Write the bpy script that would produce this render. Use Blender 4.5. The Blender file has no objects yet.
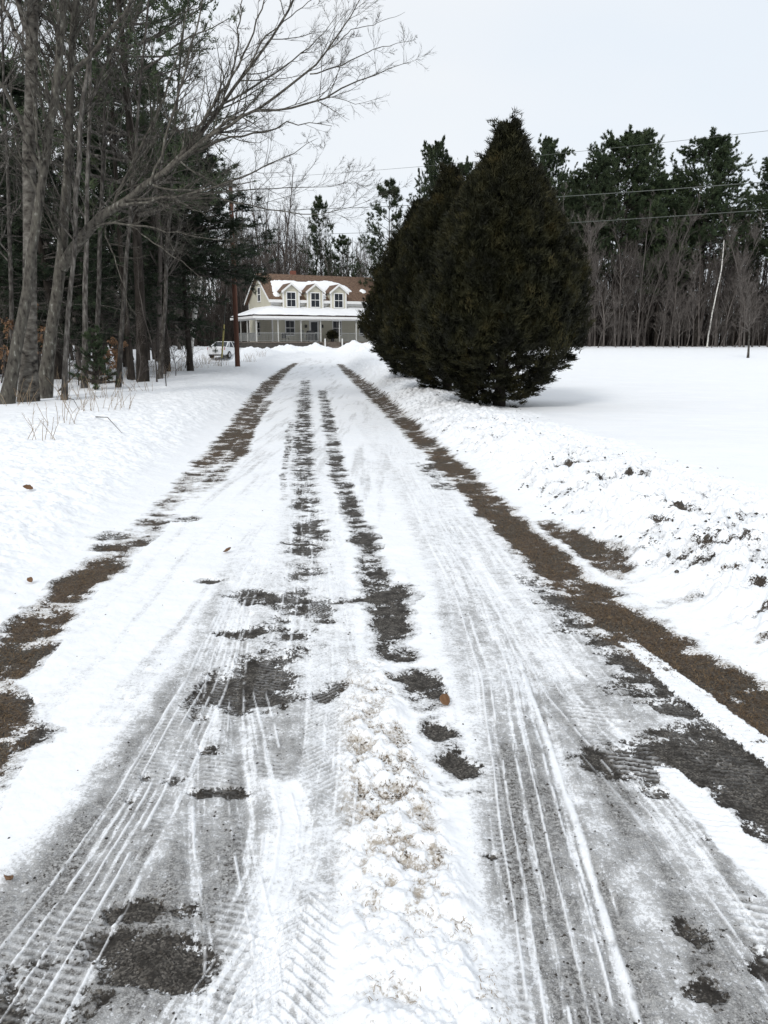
import bpy, math, random
import numpy as np
from mathutils import Vector

# ------------------------------------------------------------------ camera
F_PX = 770.0; HCAM = 1.6; PITCH = math.atan((512-342)/F_PX)
CP, SP = math.cos(PITCH), math.sin(PITCH)
scene = bpy.context.scene
COL = scene.collection
cam_d = bpy.data.cameras.new('camera'); cam = bpy.data.objects.new('camera', cam_d); COL.objects.link(cam)
cam.location = (0, 0, HCAM); cam.rotation_euler = (math.pi/2-PITCH, 0, 0)
cam_d.sensor_fit = 'VERTICAL'; cam_d.sensor_height = 24.0; cam_d.lens = 24.0*F_PX/1024.0
cam_d.clip_start = 0.05; cam_d.clip_end = 3000
scene.camera = cam

# ------------------------------------------------------------------ sky, sun, exposure
SUN_EL, SUN_AZ = math.radians(38), math.radians(205)      # azimuth clockwise from +Y
w = bpy.data.worlds.new('World'); scene.world = w; w.use_nodes = True
nt = w.node_tree; nt.nodes.clear()
sky = nt.nodes.new('ShaderNodeTexSky'); sky.sky_type = 'NISHITA'; sky.sun_disc = False
sky.sun_elevation = SUN_EL; sky.sun_rotation = SUN_AZ; sky.air_density = 1.0; sky.dust_density = 2.0
sc_ = nt.nodes.new('ShaderNodeMix'); sc_.data_type = 'RGBA'; sc_.blend_type = 'MULTIPLY'; sc_.inputs[0].default_value = 1
sc_.inputs[7].default_value = (0.1, 0.1, 0.1, 1)
tc = nt.nodes.new('ShaderNodeTexCoord')
nz = nt.nodes.new('ShaderNodeTexNoise'); nz.inputs['Scale'].default_value = 1.6; nz.inputs['Detail'].default_value = 3
mp = nt.nodes.new('ShaderNodeMapping'); mp.inputs['Scale'].default_value = (1, 1, 2.5); mp.inputs['Location'].default_value = (.4, .1, .6)
cr = nt.nodes.new('ShaderNodeValToRGB')
cr.color_ramp.elements[0].position = 0.35; cr.color_ramp.elements[0].color = (0.86, 0.92, 0.985, 1)
cr.color_ramp.elements[1].position = 0.62; cr.color_ramp.elements[1].color = (0.945, 0.962, 0.98, 1)
mx = nt.nodes.new('ShaderNodeMix'); mx.data_type = 'RGBA'; mx.inputs[0].default_value = 0.9
bg = nt.nodes.new('ShaderNodeBackground'); bg.inputs[1].default_value = 1.0
wo = nt.nodes.new('ShaderNodeOutputWorld')
L = nt.links
L.new(sky.outputs[0], sc_.inputs[6]); L.new(tc.outputs['Generated'], mp.inputs[0]); L.new(mp.outputs[0], nz.inputs['Vector'])
L.new(nz.outputs[0], cr.inputs[0]); L.new(sc_.outputs[2], mx.inputs[6]); L.new(cr.outputs[0], mx.inputs[7])
L.new(mx.outputs[2], bg.inputs[0]); L.new(bg.outputs[0], wo.inputs[0])
sd = bpy.data.lights.new('sun', 'SUN'); sd.energy = 1.5; sd.angle = math.radians(14); sd.color = (1, 0.97, 0.92)
sun = bpy.data.objects.new('sun', sd); COL.objects.link(sun)
sdir = Vector((math.sin(SUN_AZ)*math.cos(SUN_EL), math.cos(SUN_AZ)*math.cos(SUN_EL), math.sin(SUN_EL)))
sun.rotation_euler = sdir.to_track_quat('Z', 'Y').to_euler()
vs = scene.view_settings; vs.view_transform = 'Standard'; vs.look = 'None'; vs.exposure = 0.05; vs.gamma = 1.0
vs.use_curve_mapping = False
scene.cycles.max_bounces = 6; scene.cycles.diffuse_bounces = 3; scene.cycles.glossy_bounces = 2
scene.cycles.transparent_max_bounces = 4

# ------------------------------------------------------------------ helpers
def sstep(a, b, x):
    t = np.clip((x-a)/(b-a), 0, 1); return t*t*(3-2*t)
def norm(a): return a/(np.linalg.norm(a, axis=-1, keepdims=True)+1e-9)
def _h(ix, iy, seed):
    h = (ix.astype(np.int64)*374761393 + iy.astype(np.int64)*668265263 + seed*2246822519) & 0xffffffff
    h = ((h ^ (h >> 13))*1274126177) & 0xffffffff
    return ((h ^ (h >> 16)) & 0xffff)/65535.0
def vnoise(x, y, seed=0):
    ix = np.floor(x); iy = np.floor(y); fx = x-ix; fy = y-iy
    fx = fx*fx*(3-2*fx); fy = fy*fy*(3-2*fy)
    a = _h(ix, iy, seed); b = _h(ix+1, iy, seed); c = _h(ix, iy+1, seed); d = _h(ix+1, iy+1, seed)
    return (a*(1-fx)+b*fx)*(1-fy) + (c*(1-fx)+d*fx)*fy
def fbm(x, y, seed=0, oct=4, gain=0.5):
    s = 0; a = 1.0; t = 0
    for o in range(oct):
        ang = 0.6+o*0.9; ca, sa = math.cos(ang), math.sin(ang); k = 2.03**o
        s = s + a*vnoise((x*ca-y*sa)*k+17.3*o, (x*sa+y*ca)*k-9.1*o, seed+o); t += a; a *= gain
    return s/t

ZR = ([-50, 8, 15, 25, 35, 46, 60, 72, 85, 110, 3000], [0, 0, -.10, -.12, -.04, .08, .42, .78, 1.0, 1.15, 1.15])
ZF = ([-50, 4, 12, 20, 30, 45, 60, 78, 110, 3000], [.16, .2, .20, .18, .3, .55, .85, 1.18, 1.2, 1.2])
ZL = ([-50, 5, 15, 22, 30, 42, 60, 72, 85, 110, 3000], [.10, .12, .14, .16, .2, .30, .55, .8, 1.0, 1.2, 1.2])
def road_cx(Y): return np.interp(Y, [-10, 3.8, 14, 24, 46, 62, 75], [.6, -.14, -1.22, -2.05, -4.1, -5.1, -5.9])
def sm_interp(Y, tab):
    return (np.interp(Y-2, *tab)+2*np.interp(Y, *tab)+np.interp(Y+2, *tab))/4
MOUNDS = []   # filled below: (x, y, rx, ry, h)
def base_z(X, Y):
    X = np.asarray(X, float); Y = np.asarray(Y, float)
    d = X-road_cx(Y)
    zr = sm_interp(Y, ZR)
    zf = sm_interp(Y, ZF); zl = sm_interp(Y, ZL)
    a = sstep(1.75, 3.4, d)
    b = sstep(1.85, 3.6, -d)
    z = zr*(1-a-b) + zf*a + zl*b
    # ploughed bank on the right, low windrow on the left
    z = z + 0.10*np.exp(-((d-2.75)/.55)**2)*sstep(2, 5, Y)*(1-sstep(55, 60, Y))
    z = z + 0.05*np.exp(-((d+2.7)/.5)**2)*(1-sstep(55, 60, Y))
    for (mx_, my_, rx, ry, h) in MOUNDS:
        z = z + h*np.exp(-((X-mx_)/rx)**2-((Y-my_)/ry)**2)
    return z
def ray(x, y):
    xc = (x-384)/F_PX; yc = -(y-512)/F_PX
    return np.array([xc, CP+yc*SP, -SP+yc*CP])
def at(x, y, Y):                      # point seen at pixel (x, y) at world distance Y
    d = ray(x, y); t = Y/d[1]; return (d[0]*t, Y, HCAM+d[2]*t)
def gnd(x, y):
    d = ray(x, y)
    if d[2] > -1e-4: return None
    Yv = 10.0
    ts = np.exp(np.linspace(math.log(1.0), math.log(160), 1500))
    P = d[None, :]*ts[:, None]; gz = base_z(P[:, 0], P[:, 1])
    hit = np.where(HCAM+P[:, 2] < gz)[0]
    i = hit[0] if len(hit) else len(ts)-1
    return (P[i, 0], P[i, 1], float(gz[i]), ts[i])
def gpos(x, Y):                       # ground point at pixel column x and distance Y
    X = (x-384)/F_PX*(Y*CP+1.2*SP); return (X, Y, float(base_z(X, Y)))
for (px, Y, rx, ry, h) in [(262, 67, 2.0, 1.4, .66), (285, 70, 1.8, 1.2, .68), (300, 66, 1.0, .8, .36), (316, 71, 1.6, 1.0, .62), (352, 69, 1.6, 1.8, .66),
                           (372, 66, 1.8, 2.0, .60), (246, 66, 1.6, 1.0, .62), (275, 63, 1.6, .9, .22), (365, 60, 1.2, 1.6, .30), (206, 66, 2.0, 1.0, .1), (226, 63, 5.5, 9, -.55)]:
    MOUNDS.append(((px-384)/F_PX*(Y*CP+.3), Y, rx, ry, h))

def mesh_np(name, V, Fs, smooth=False):
    V = np.asarray(V, np.float32).reshape(-1, 3)
    me = bpy.data.meshes.new(name)
    me.vertices.add(len(V)); me.vertices.foreach_set('co', V.ravel())
    li = np.concatenate([f.ravel() for f in Fs]).astype(np.int32)
    tot = np.concatenate([np.full(len(f), f.shape[1]) for f in Fs]).astype(np.int32)
    st = np.concatenate([[0], np.cumsum(tot)[:-1]]).astype(np.int32)
    me.loops.add(len(li)); me.loops.foreach_set('vertex_index', li)
    me.polygons.add(len(tot)); me.polygons.foreach_set('loop_start', st)
    if smooth: me.polygons.foreach_set('use_smooth', np.ones(len(tot), bool))
    me.update(calc_edges=True); me.validate()
    return me
def link(name, me, mat=None, parent=None, loc=None):
    o = bpy.data.objects.new(name, me); COL.objects.link(o)
    if mat and me: me.materials.append(mat)
    if parent: o.parent = parent
    if loc is not None: o.location = loc
    return o
def empty(name, loc=(0, 0, 0), rz=0):
    o = bpy.data.objects.new(name, None); COL.objects.link(o); o.location = loc; o.rotation_euler = (0, 0, rz)
    o.empty_display_size = .3
    return o
def tag(o, label=None, cat=None, group=None, kind=None):
    if label: o['label'] = label
    if cat: o['category'] = cat
    if group: o['group'] = group
    if kind: o['kind'] = kind
    return o
def copy_tree(o, parent=None):
    c = o.copy(); COL.objects.link(c)
    if parent: c.parent = parent
    for ch in [k for k in COL.objects if k.parent == o]: copy_tree(ch, c)
    return c

class MB:                             # collects boxes, prisms and tubes into ONE mesh
    def __init__(s): s.v = []; s.f = []
    def add(s, vs, fs):
        n = len(s.v); s.v += [tuple(map(float, q)) for q in vs]; s.f += [tuple(i+n for i in q) for q in fs]; return s
    def box(s, x0, x1, y0, y1, z0, z1):
        return s.add([(x0, y0, z0), (x1, y0, z0), (x1, y1, z0), (x0, y1, z0), (x0, y0, z1), (x1, y0, z1), (x1, y1, z1), (x0, y1, z1)],
                     [(0, 3, 2, 1), (4, 5, 6, 7), (0, 1, 5, 4), (1, 2, 6, 5), (2, 3, 7, 6), (3, 0, 4, 7)])
    def prism(s, poly, axis, a, b):   # poly in the other two axes
        n = len(poly); vs = []
        for t in (a, b):
            for (p, q) in poly:
                vs.append({'x': (t, p, q), 'y': (p, t, q), 'z': (p, q, t)}[axis])
        fs = [tuple(range(n))[::-1], tuple(range(n, 2*n))]
        for i in range(n): j = (i+1) % n; fs.append((i, j, j+n, i+n))
        return s.add(vs, fs)
    def tube(s, pts, rad, n=8, cap=True):
        pts = np.array(pts, float); m = len(pts)
        rad = np.full(m, rad) if np.isscalar(rad) else np.array(rad, float)
        T = np.gradient(pts, axis=0); T /= np.linalg.norm(T, axis=1)[:, None]+1e-9
        ref = np.array([0, 0, 1.]) if abs(T.mean(0)[2]) < .8 else np.array([1., 0, 0])
        N = np.cross(T, ref); N /= np.linalg.norm(N, axis=1)[:, None]+1e-9; B = np.cross(T, N)
        vs = []; fs = []
        for i in range(m):
            for k in range(n):
                a = 2*math.pi*k/n; vs.append(pts[i]+rad[i]*(math.cos(a)*N[i]+math.sin(a)*B[i]))
        for i in range(m-1):
            for k in range(n):
                k2 = (k+1) % n; fs.append((i*n+k, i*n+k2, (i+1)*n+k2, (i+1)*n+k))
        if cap: fs.append(tuple(range(n))); fs.append(tuple(range((m-1)*n, m*n))[::-1])
        return s.add(vs, fs)
    def build(s, name, mat, parent=None, bevel=0, smooth=False, loc=None):
        me = bpy.data.meshes.new(name); me.from_pydata(s.v, [], s.f); me.validate(); me.update()
        import bmesh
        bm = bmesh.new(); bm.from_mesh(me); bmesh.ops.recalc_face_normals(bm, faces=bm.faces); bm.to_mesh(me); bm.free()
        if smooth: me.polygons.foreach_set('use_smooth', np.ones(len(me.polygons), bool))
        o = link(name, me, mat, parent, loc)
        if bevel:
            b = o.modifiers.new('bevel', 'BEVEL'); b.width = bevel; b.segments = 2; b.limit_method = 'ANGLE'
        return o

# ------------------------------------------------------------------ materials
def mat_simple(name, cols, scale=8, rough=.8, bump=0., detail=4, stretch=(1, 1, 1), pos=(.3, .7), spec=.3, objrand=0., metal=0, coords='Object'):
    m = bpy.data.materials.new(name); m.use_nodes = True; nt = m.node_tree; b = nt.nodes['Principled BSDF']
    tc = nt.nodes.new('ShaderNodeTexCoord'); mp = nt.nodes.new('ShaderNodeMapping'); mp.inputs['Scale'].default_value = stretch
    nz = nt.nodes.new('ShaderNodeTexNoise'); nz.inputs['Scale'].default_value = scale; nz.inputs['Detail'].default_value = detail
    cr = nt.nodes.new('ShaderNodeValToRGB'); el = cr.color_ramp.elements
    n = len(cols)
    while len(el) < n: el.new(.5)
    for i, c in enumerate(cols):
        el[i].position = pos[0]+(pos[1]-pos[0])*i/max(1, n-1); el[i].color = (*c, 1)
    L = nt.links; L.new(tc.outputs[coords], mp.inputs[0]); L.new(mp.outputs[0], nz.inputs['Vector']); L.new(nz.outputs[0], cr.inputs[0])
    out = cr.outputs[0]
    if objrand:
        oi = nt.nodes.new('ShaderNodeObjectInfo'); hs = nt.nodes.new('ShaderNodeHueSaturation')
        mr = nt.nodes.new('ShaderNodeMapRange'); mr.inputs[3].default_value = 1-objrand; mr.inputs[4].default_value = 1+objrand
        L.new(oi.outputs['Random'], mr.inputs[0]); L.new(mr.outputs[0], hs.inputs['Value']); L.new(out, hs.inputs['Color']); out = hs.outputs[0]
    L.new(out, b.inputs['Base Color'])
    b.inputs['Roughness'].default_value = rough; b.inputs['Specular IOR Level'].default_value = spec; b.inputs['Metallic'].default_value = metal
    if bump:
        bp = nt.nodes.new('ShaderNodeBump'); bp.inputs['Strength'].default_value = bump; bp.inputs['Distance'].default_value = .03
        L.new(nz.outputs[0], bp.inputs['Height']); L.new(bp.outputs[0], b.inputs['Normal'])
    return m
M = {}
M['bark_grey'] = mat_simple('grey_bark', [(.035, .031, .028), (.085, .078, .070), (.18, .17, .155)], 14, .9, .7, 8, (1, 1, .35), (.35, .7), .15, .3)
M['bark_maple'] = mat_simple('maple_bark', [(.032, .029, .025), (.080, .073, .063), (.10, .094, .078), (.27, .265, .24)], 13, .9, .9, 9, (1, 1, .45), (.34, .74), .15, .1)
M['bark_dark'] = mat_simple('dark_bark', [(.025, .021, .018), (.06, .052, .045)], 9, .95, .8, 8, (1, 1, .3), (.35, .65), .1, .2)
M['bark_pale'] = mat_simple('pale_bark', [(.075, .066, .060), (.15, .135, .125)], 3, .95, 0, 3, (1, 1, .3), (.35, .65), .1, .3)  # the saplings' own tone; on the far hardwoods it stands in for haze
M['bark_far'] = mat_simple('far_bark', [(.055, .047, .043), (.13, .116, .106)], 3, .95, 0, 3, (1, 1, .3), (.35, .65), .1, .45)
M['aspen'] = mat_simple('aspen_bark', [(.014, .012, .011), (.07, .063, .054), (.105, .097, .085), (.17, .16, .14)], 5.5, .85, .5, 6, (1, 1, 1.6), (.33, .66), .2)
M['birch'] = mat_simple('birch_bark', [(.05, .05, .05), (.5, .49, .46), (.62, .6, .56)], 5, .8, .2, 6, (1, 1, 2.5), (.33, .6), .2)
M['pine'] = mat_simple('pine_needles', [(.016, .026, .013), (.036, .054, .026), (.070, .092, .042)], 1.3, .6, 0, 5, (1, 1, 1), (.3, .7), .25, .25)
M['hemlock'] = mat_simple('hemlock_needles', [(.009, .017, .009), (.022, .036, .018), (.046, .066, .032)], 1.6, .6, 0, 5, (1, 1, 1), (.3, .7), .25, .2)
M['cedar'] = mat_simple('cedar_foliage', [(.007, .0075, .0035), (.014, .015, .006), (.030, .029, .011), (.058, .047, .017)], 2.6, .65, 0, 8, (1, 1, .7), (.36, .72), .2)
M['white_paint'] = mat_simple('white_paint', [(.74, .74, .73), (.8, .8, .79)], 4, .5, 0)
M['pole_wood'] = mat_simple('creosoted_wood', [(.07, .030, .02), (.14, .065, .043)], 6, .85, .3, 5, (1, 1, .1))
M['metal'] = mat_simple('galvanised_metal', [(.3, .3, .31), (.4, .4, .41)], 20, .4, 0, metal=.8)
M['wire'] = mat_simple('wire_rubber', [(.10, .11, .10), (.13, .14, .13)], 20, .6)
M['yellow'] = mat_simple('yellow_plastic', [(.36, .31, .10), (.44, .38, .15)], 20, .5)

def snow_mat(name, c0=(.84, .86, .89), c1=(.90, .91, .925), scale=6):
    m = mat_simple(name, [c0, c1], scale, .65, .25, 6, spec=.25); return m
M['snow'] = snow_mat('roof_snow')

M['straw'] = mat_simple('dry_stem', [(.20, .14, .09), (.34, .26, .17)], 8, .8)
M['dead_grass'] = mat_simple('dead_grass', [(.05, .032, .018), (.12, .08, .045), (.24, .17, .10)], 30, .9, pos=(.3, .75))
M['stone'] = mat_simple('gravel_stone', [(.022, .02, .018), (.06, .054, .048), (.16, .15, .135)], 60, .85, pos=(.35, .75))
# ground material -----------------------------------------------------------
def ground_material():
    m = bpy.data.materials.new('snowy_ground'); m.use_nodes = True; nt = m.node_tree; L = nt.links; b = nt.nodes['Principled BSDF']
    N = nt.nodes.new
    def math_(op, a, b_=None, c=None, clamp=False):
        n = N('ShaderNodeMath'); n.operation = op; n.use_clamp = clamp
        for i, q in enumerate((a, b_, c)):
            if q is None: continue
            if isinstance(q, (int, float)): n.inputs[i].default_value = q
            else: L.new(q, n.inputs[i])
        return n.outputs[0]
    def noise(scale, detail=5, rough=.55, vec=None):
        n = N('ShaderNodeTexNoise'); n.inputs['Scale'].default_value = scale; n.inputs['Detail'].default_value = detail; n.inputs['Roughness'].default_value = rough
        L.new(vec or tc.outputs['Object'], n.inputs['Vector']); return n.outputs[0]
    def sm(x, a, c):
        n = N('ShaderNodeMapRange'); n.interpolation_type = 'SMOOTHSTEP'; n.inputs[1].default_value = a; n.inputs[2].default_value = c; L.new(x, n.inputs[0]); return n.outputs[0]
    def mixc(f, a, c):
        n = N('ShaderNodeMix'); n.data_type = 'RGBA'
        L.new(f, n.inputs[0]) if not isinstance(f, (int, float)) else setattr(n.inputs[0], 'default_value', f)
        for i, q in ((6, a), (7, c)):
            if isinstance(q, tuple): n.inputs[i].default_value = (*q, 1)
            else: L.new(q, n.inputs[i])
        return n.outputs[2]
    tc = N('ShaderNodeTexCoord')
    at_ = N('ShaderNodeAttribute'); at_.attribute_name = 'cover'
    sp = N('ShaderNodeSeparateColor'); L.new(at_.outputs['Color'], sp.inputs[0])
    dirt, slush, brown, streak = sp.outputs[0], sp.outputs[1], sp.outputs[2], at_.outputs['Alpha']
    nF = noise(70, 6, .65); nM = noise(14, 6, .6); nL = noise(2.2, 5); nG = noise(190, 3, .7)
    # bare ground
    d = math_('ADD', dirt, math_('MULTIPLY', math_('SUBTRACT', nF, .5), 1.3))
    d = math_('ADD', d, math_('MULTIPLY', math_('SUBTRACT', nM, .5), .8)); d = math_('ADD', d, math_('MULTIPLY', math_('SUBTRACT', nG, .5), .5))
    d = math_('MULTIPLY', d, sm(dirt, .02, .2))
    d = sm(d, .47, .56)
    # slush
    s = math_('ADD', slush, math_('MULTIPLY', math_('SUBTRACT', nM, .5), .9))
    s = math_('ADD', s, math_('MULTIPLY', math_('SUBTRACT', nF, .5), .8))
    s = sm(s, .12, 1.05)
    spk = math_('ADD', slush, math_('MULTIPLY', math_('SUBTRACT', nF, .5), 2.0)); spk = math_('ADD', spk, math_('MULTIPLY', math_('SUBTRACT', nG, .5), 1.6)); spk = math_('ADD', spk, math_('MULTIPLY', math_('SUBTRACT', nM, .5), .8)); spk = sm(spk, .42, .72)
    s = math_('ADD', math_('MULTIPLY', s, .5), math_('MULTIPLY', spk, .5)); gate = sm(slush, 0.0, .12); s = math_('MULTIPLY', s, gate)
    s = math_('MULTIPLY', s, math_('SUBTRACT', 1, math_('MULTIPLY', streak, .92)), clamp=True)
    d = math_('MULTIPLY', d, math_('SUBTRACT', 1, math_('MULTIPLY', streak, .7)), clamp=True)
    snow = mixc(nL, (.82, .85, .89), (.90, .91, .925))
    icy = mixc(sm(math_('ADD', math_('MULTIPLY', nF, .6), math_('MULTIPLY', nG, .4)), .38, .63), (.040, .035, .030), (.47, .47, .465)); icy = mixc(brown, icy, mixc(nM, (.16, .115, .07), (.58, .52, .43)))
    vor = N('ShaderNodeTexVoronoi'); vor.inputs['Scale'].default_value = 170; L.new(tc.outputs['Object'], vor.inputs['Vector'])
    vs_ = N('ShaderNodeSeparateColor'); L.new(vor.outputs['Color'], vs_.inputs[0])
    stone = math_('MULTIPLY', math_('POWER', vs_.outputs[0], 2.2), .9)
    grav = mixc(stone, (.030, .027, .024), (.19, .175, .155)); grav = mixc(sm(nM, .42, .7), grav, (.022, .019, .016))
    brn = mixc(sm(nM, .3, .7), (.030, .019, .012), (.095, .062, .038)); brn = mixc(sm(nL, .45, .7), brn, (.040, .034, .026)); brn = mixc(math_('MULTIPLY', stone, sm(nF, .4, .6)), brn, (.2, .17, .13))
    brn = mixc(math_('MULTIPLY', sm(nG, .55, .75), .5), brn, (.22, .16, .10))
    dc = mixc(brown, grav, brn)
    col = mixc(s, snow, icy); col = mixc(d, col, dc)
    # crumbs of soil thrown on the snow
    crumb = sm(math_('ADD', noise(55, 4, .6), math_('MULTIPLY', math_('SUBTRACT', slush, .5), .18)), .70, .74)
    crumb = math_('MULTIPLY', crumb, sm(slush, .01, .1))
    col = mixc(crumb, col, (.06, .05, .04))
    L.new(col, b.inputs['Base Color'])
    r = mixc(s, (.7, .7, .7), (.42, .42, .42)); r = mixc(d, r, (.85, .85, .85)); L.new(r, b.inputs['Roughness'])
    b.inputs['Specular IOR Level'].default_value = .3
    h = math_('ADD', math_('MULTIPLY', nF, .5), math_('MULTIPLY', nM, 1.2)); h = math_('ADD', h, math_('MULTIPLY', nG, .16))
    bp = N('ShaderNodeBump'); bp.inputs['Distance'].default_value = .02
    st = math_('ADD', .22, math_('MULTIPLY', math_('MAXIMUM', s, d), .5)); L.new(st, bp.inputs['Strength'])
    L.new(h, bp.inputs['Height']); L.new(bp.outputs[0], b.inputs['Normal'])
    return m
M['ground'] = ground_material()

# ------------------------------------------------------------------ ground sheet
def poly_field(X, Y, pts, soft=.5):
    """pts: (x_px, y_px, half_width_px, strength) down the picture -> soft band along the drive"""
    W = []
    for (x, y, hw, s) in pts:
        g = gnd(x, y); W.append((g[1], g[0], hw*g[3]/F_PX, s))
    W.sort(); W = np.array(W)
    cx = np.interp(Y, W[:, 0], W[:, 1]); hw = np.interp(Y, W[:, 0], W[:, 2]); s = np.interp(Y, W[:, 0], W[:, 3])
    y0, y1 = W[0, 0], W[-1, 0]; e = .04*(1+Y*.1)
    ends = sstep(y0-e, y0+e, Y)*(1-sstep(y1-e, y1+e, Y)) if True else 1
    if y0 < 1.9: ends = 1-sstep(y1-e, y1+e, Y)
    u = np.abs(X-cx)/hw
    return s*(1-sstep(1-soft, 1+soft, u))*ends, (X-cx), hw
def ell_field(X, Y, lst):
    out = np.zeros_like(X)
    for (cx, cy, rx, ry, s) in lst:
        g = gnd(cx, cy); g0 = gnd(cx, cy-ry); g1 = gnd(cx, cy+ry)
        RX = rx*g[3]/F_PX; RY = max(abs(g0[1]-g1[1])/2, 1e-3)
        m = (np.abs(X-g[0]) < 2*RX) & (np.abs(Y-(g0[1]+g1[1])/2) < 2*RY)
        u = np.sqrt(((X[m]-g[0])/RX)**2+((Y[m]-(g0[1]+g1[1])/2)/RY)**2)
        out[m] = np.maximum(out[m], s*(1-sstep(.2, 1.75, u)))
    return out

NC, NR = 1240, 1300
s_in = np.linspace(-1, 1, NC); k = np.linspace(0, 1, 40)[1:]
s_out = 1+9*k**2.2+.02*k
S = np.concatenate([-s_out[::-1], s_in, s_out])
rows = np.concatenate([np.linspace(-12, 1.05, 24)[:-1], np.exp(np.linspace(math.log(1.1), math.log(100), NR)), 100+1400*(np.linspace(0, 1, 40)[1:])**2])
def fanw(Y): Yc = np.maximum(Y, .3); return 1.0+.72*Yc
Yg, Sg = np.meshgrid(rows, S, indexing='ij')
Xg = Sg*fanw(Yg)
Xg = Xg+np.where(np.abs(Sg) <= 1.2, 0, 0)
X = Xg.ravel(); Y = Yg.ravel()
lat = X-road_cx(Y)
Z = base_z(X, Y)

# warped coordinates: ragged outlines
wx = X+.10*(fbm(X*2.3, Y*2.3, 11, 3)-.5); 
n1 = fbm(X*3.2, Y*2.6, 21, 5, .6); n2 = fbm(X*1.1, Y*.8, 31, 4); n3 = fbm(X*9, Y*9, 41, 4, .6); n4 = fbm(X*28, Y*28, 51, 3, .6)
dirt = np.zeros_like(X); brown = np.zeros_like(X)
def band(pts, soft=.5): return poly_field(wx, Y, pts, soft)[0]
Lb = band([(296, 363, 3, 1.0), (285, 370, 5, 1.05), (270, 384, 8, 1.05), (256, 400, 8, 1.0), (240, 425, 10, .95), (226, 445, 13, .95), (213, 458, 14, .85), (195, 474, 11, .58),
           (165, 510, 12, .42), (135, 540, 16, .40), (112, 557, 17, .62), (88, 577, 26, .95), (64, 597, 20, .72), (42, 620, 28, 1.0), (10, 655, 27, 1.0), (-10, 690, 28, .75), (-14, 725, 40, 1.0), (-60, 800, 50, .9), (-160, 960, 60, .8)])
Lb2 = band([(268, 400, 5, .55), (252, 425, 5, .75), (238, 452, 10, .8), (215, 478, 10, .45), (190, 500, 10, .3)])
Rb = band([(340, 364, 3, .9), (350, 374, 5, 1.0), (378, 398, 9, 1.05), (405, 423, 10, .95), (435, 452, 12, .95), (482, 496, 17, 1.05), (530, 545, 22, 1.05), (590, 596, 28, 1.1), (640, 636, 36, 1.1), (700, 672, 42, 1.1), (772, 712, 46, 1.1), (880, 775, 60, 1.1), (1100, 900, 80, 1)])
Rb2 = band([(545, 575, 26, .60), (600, 625, 38, .66), (655, 670, 44, .58), (720, 715, 40, .5), (800, 790, 50, .8)])
Rb3 = band([(430, 462, 18, .62), (455, 490, 14, .5)])
Rb4 = band([(540, 520, 9, .50), (565, 533, 14, .72), (600, 556, 20, .78), (632, 582, 12, .45)])
Rb5 = band([(560, 575, 34, .62), (620, 630, 55, .58), (700, 700, 70, .5)])
Cb = band([(306, 380, 4, .48), (304, 400, 7, .60), (303, 430, 9, .62), (303, 470, 10, .52), (308, 500, 13, .55), (307, 540, 17, .68), (304, 570, 18, .50), (300, 590, 20, .45), (290, 640, 30, .38), (260, 680, 40, .5)])
Db = band([(322, 390, 4, .50), (328, 420, 6, .62), (333, 450, 7, .60), (343, 490, 9, .58), (356, 520, 12, .60), (366, 548, 13, .62), (378, 580, 14, .58), (388, 605, 20, .55), (395, 640, 20, .55), (408, 668, 22, .55), (428, 705, 18, .45), (440, 740, 20, .52), (458, 780, 20, .4)])
Eb = band([(291, 420, 3, .3), (285, 470, 3, .35), (283, 500, 3, .2)])
brown_e = np.maximum(np.maximum(Lb, Rb), np.maximum(Lb2, Rb4))
P1 = ell_field(X+.05*(n3-.5), Y+.1*(n3-.5), [
    (250, 686, 50, 24, 1.0), (330, 692, 15, 14, .75), (253, 594, 24, 5, .9), (288, 600, 48, 5, .72), (313, 610, 22, 8, .95), (245, 632, 22, 5, .95), (292, 637, 16, 6, .85),
    (280, 660, 22, 5, .8), (245, 655, 14, 3, .6), (305, 573, 22, 6, .8), (307, 545, 18, 10, .8), (312, 524, 15, 7, .75), (300, 620, 30, 3, .6),
    (357, 525, 10, 6, .7), (367, 547, 12, 5, .8), (374, 573, 14, 5, .8), (386, 593, 25, 8, 1.0), (391, 628, 20, 13, 1.05), (406, 660, 15, 7, .95), (411, 677, 20, 8, .85), (430, 706, 15, 4, .65),
    (436, 731, 20, 10, 1.05), (455, 765, 20, 14, 1.05), (470, 795, 22, 5, .5), (420, 812, 12, 6, .5),
    (216, 793, 26, 9, .9), (206, 748, 18, 6, .72), (180, 775, 14, 6, .55), (200, 715, 14, 5, .6), (135, 911, 28, 10, .95), (150, 968, 58, 26, .80), (20, 985, 44, 32, .85), (95, 945, 36, 18, .75), (190, 905, 30, 12, .5), (75, 1010, 40, 25, .7),
    (620, 757, 38, 9, .95), (700, 764, 95, 30, 1.2), (775, 800, 75, 40, 1.2), (690, 735, 60, 10, .8), (590, 748, 20, 5, .6), (762, 955, 30, 22, .8), (694, 930, 34, 30, .55), (704, 990, 40, 36, .62), (610, 805, 14, 5, .5),
    (210, 581, 10, 2, .9), (165, 516, 16, 2.5, .7), (185, 519, 12, 2, .6), (120, 536, 20, 4, .7), (112, 548, 20, 4, .8), (14, 738, 36, 10, .8), (60, 870, 5, 3, .3),
    (492, 857, 8, 3, .75), (130, 800, 5, 4, .8), (148, 775, 6, 5, .8), (282, 708, 7, 4, .8), (265, 712, 6, 4, .8)])
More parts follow.
